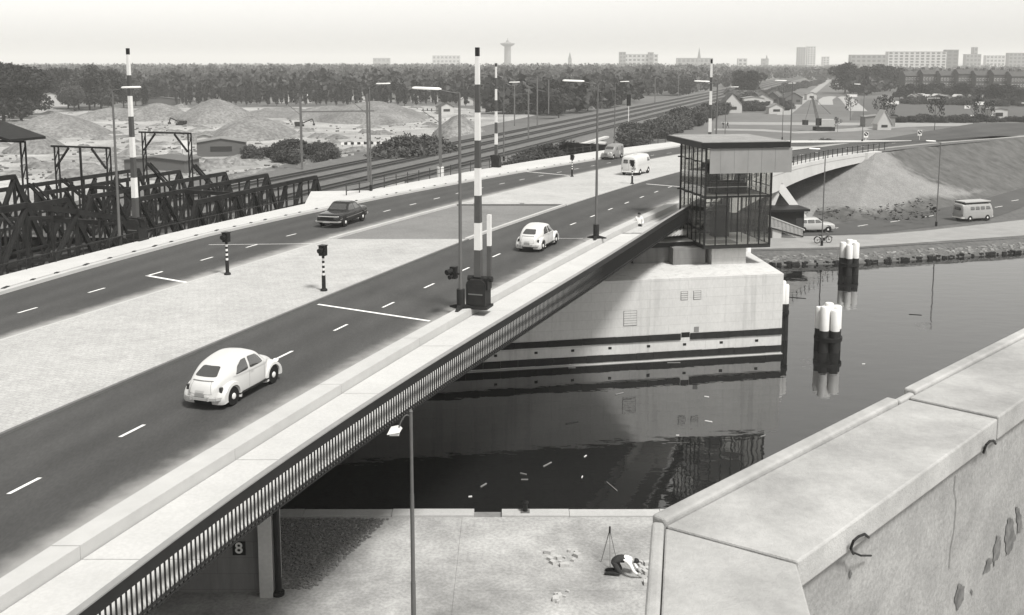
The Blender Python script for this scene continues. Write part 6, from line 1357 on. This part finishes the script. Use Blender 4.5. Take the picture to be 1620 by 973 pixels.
# ================================================================ SKYLINE
def block(u0, u1, v_top, y, mt, label, name='building', depth=14, floors=0, bays=0, wl=None, cat='building', parts=True):
    x0, x1 = X(u0, y, 20), X(u1, y, 20); h = Z(v_top, y) - GZ; t = thing(name, label, cat, ((x0 + x1) / 2, y, GZ)); w_ = x1 - x0
    MB().box((0, depth / 2, h / 2), (w_, depth, h)).build('wall', mt, t); MB().box((0, depth / 2, h + .25), (w_ + .6, depth + .6, .5)).build('roof', bld_grey, t)
    if floors:
        wm_ = MB().box((0, 0, 0), (w_ / bays * .58, .4, h / floors * .52)).mesh('window', wl or win_dark)
        for f in range(floors):
            for b_ in range(bays): put('window', wm_, t, (-w_ / 2 + w_ * (b_ + .5) / bays, -.1, h * (f + .55) / floors))
    return t
block(1405, 1497, 82, 1750, bld_white, 'long white slab of flats with gridded windows on the right skyline', floors=7, bays=11)
t = block(1497, 1516, 79, 1760, bld_dark, 'dark end tower adjoining the white slab of flats', floors=6, bays=2)
block(1346, 1403, 87, 1900, bld_grey, 'grey office block left of the white slab', floors=4, bays=7)
block(1262, 1274, 75, 2500, bld_grey, 'left tower of the pair of high flats', floors=10, bays=3); block(1277, 1290, 74, 2520, bld_white, 'right tower of the pair of high flats', floors=10, bays=3)
block(980, 1041, 86, 2300, bld_white, 'pale hospital like slab on the middle skyline', floors=4, bays=9); block(980, 990, 82.5, 2290, bld_grey, 'raised left end of the middle slab', floors=5, bays=2); block(1026, 1034, 83, 2290, bld_grey, 'raised stair tower of the middle slab', floors=4, bays=1)
block(1071, 1128, 92, 2500, bld_grey, 'low wide grey hall left of the church spire', floors=2, bays=8)
block(1528, 1552, 86, 2100, bld_grey, 'grey stepped block right of the white slab', floors=4, bays=4); block(1540, 1546, 75, 2120, bld_grey, 'slim tower above the grey stepped block', floors=5, bays=1); block(1560, 1590, 88, 2300, bld_white, 'pale block near the right edge', floors=4, bays=5); block(1596, 1622, 84, 2000, bld_grey, 'grey block at the right edge of the skyline', floors=5, bays=4)
block(1168, 1182, 93, 2300, bld_white, 'small white block left of the high flats', floors=3, bays=2); block(1206, 1216, 93, 2600, bld_grey, 'small grey block on the skyline', floors=3, bays=2); block(684, 728, 88, 3200, bld_white, 'faint pale row of flats on the left skyline', floors=3, bays=7); block(590, 617, 92, 3300, bld_grey, 'faint low building on the left skyline', floors=2, bays=4); block(1302, 1312, 90, 2600, bld_white, 'slim pale building right of the high flats', floors=5, bays=2)
def spire(u, v_top, v_roof, y, label, wd=9):
    h = Z(v_top, y) - GZ; hr = Z(v_roof, y) - GZ; t = thing('church_tower', label, 'church tower', (X(u, y, 30), y, GZ)); MB().box((0, 0, hr / 2), (wd, wd, hr)).build('tower', bld_grey, t)
    MB().add([(-wd / 2, -wd / 2, hr), (wd / 2, -wd / 2, hr), (wd / 2, wd / 2, hr), (-wd / 2, wd / 2, hr), (0, 0, h)], [(3, 2, 1, 0), (0, 1, 4), (1, 2, 4), (2, 3, 4), (3, 0, 4)]).build('spire', bld_dark, t)
    MB().box((0, -wd / 2 - .1, hr * .8), (wd * .4, .4, hr * .12)).build('belfry_opening', win_dark, t)
spire(1106, 74, 93, 2450, 'slender church spire on the middle skyline', 7); spire(901.5, 82, 94, 2600, 'small pointed church tower left of the middle slab', 9); spire(1213, 86, 95, 2600, 'short spire left of the high flats', 6)
tw = thing('observation_tower', 'tall observation tower with mushroom top on the skyline', 'tower', (X(803, 2500, 40), 2500, GZ)); h = Z(66, 2500)
MB().tube((0, 0, 0), (0, 0, h - 9), 8.5, 8.0, 20).build('shaft', bld_grey, tw, True); MB().lathe([(8, h - 13), (15, h - 9), (18, h - 6.5), (18, h - 5), (9, h - 3), (4, h - 1), (3, h + 2)], 24).build('mushroom_top', bld_grey, tw, True); MB().tube((0, 0, h), (0, 0, h + 8), .8, .4, 8).build('antenna', bld_dark, tw)
for i in range(7):
    y = 560 - i * 6; u0 = 1432 + i * 28; x0, x1 = X(u0, y, 8), X(u0 + 27, y, 8); w_ = x1 - x0; t = thing('terraced_house', 'dark brick terrace with rows of pale window frames, %s from the left' % ('first', 'second', 'third', 'fourth', 'fifth', 'sixth', 'seventh')[i], 'terrace', ((x0 + x1) / 2, y, GZ), -.02, 'brick terraces on the right'); h = 9.6 + (.0, .9, .3, 1.2, .5, 1.0, .2)[i]
    MB().box((0, 5, h / 2), (w_, 10, h)).build('wall', brick_d, t); MB().add([(-w_ / 2, -.4, h), (w_ / 2, -.4, h), (w_ / 2, 10.4, h), (-w_ / 2, 10.4, h), (-w_ / 2, 4, h + 2.5), (w_ / 2, 4, h + 2.5), (w_ / 2, 6, h + 2.5), (-w_ / 2, 6, h + 2.5)], [(3, 2, 1, 0), (4, 5, 6, 7), (0, 1, 5, 4), (1, 2, 6, 5), (2, 3, 7, 6), (3, 0, 4, 7)]).build('roof', roof_tile, t)
    fm = MB().box((0, 0, 0), (.8, .16, 1.4)).mesh('window', bld_white); gm = MB().box((0, 0, 0), (.5, .1, 1.0)).mesh('pane', win_dark)
    for f in range(3):
        for b_ in range(6): o = put('window', fm, t, (-w_ / 2 + w_ * (b_ + .5) / 6, -.06, 2.2 + f * 2.9)); put('pane', gm, o, (0, -.06, 0))
    for c_ in (-.3, .2): MB().box((w_ * c_, 5, h + 3), (1.2, .8, 1.6)).build('chimney', brick_d, t)
# ================================================================ HAZE
m = bpy.data.materials.new('haze'); m.use_nodes = True; n = m.node_tree; n.nodes.clear(); o_ = n.nodes.new('ShaderNodeOutputMaterial'); vp = n.nodes.new('ShaderNodeVolumePrincipled')
vp.inputs['Color'].default_value = (.97, .965, .945, 1); vp.inputs['Density'].default_value = .00027; vp.inputs['Anisotropy'].default_value = .0; n.links.new(vp.outputs[0], o_.inputs['Volume'])
hz_ = MB().box((0, 6900, 44), (28600, 15000, 92)).build('haze', m); stuff(hz_, 'pale summer haze over the flat land', 'haze')
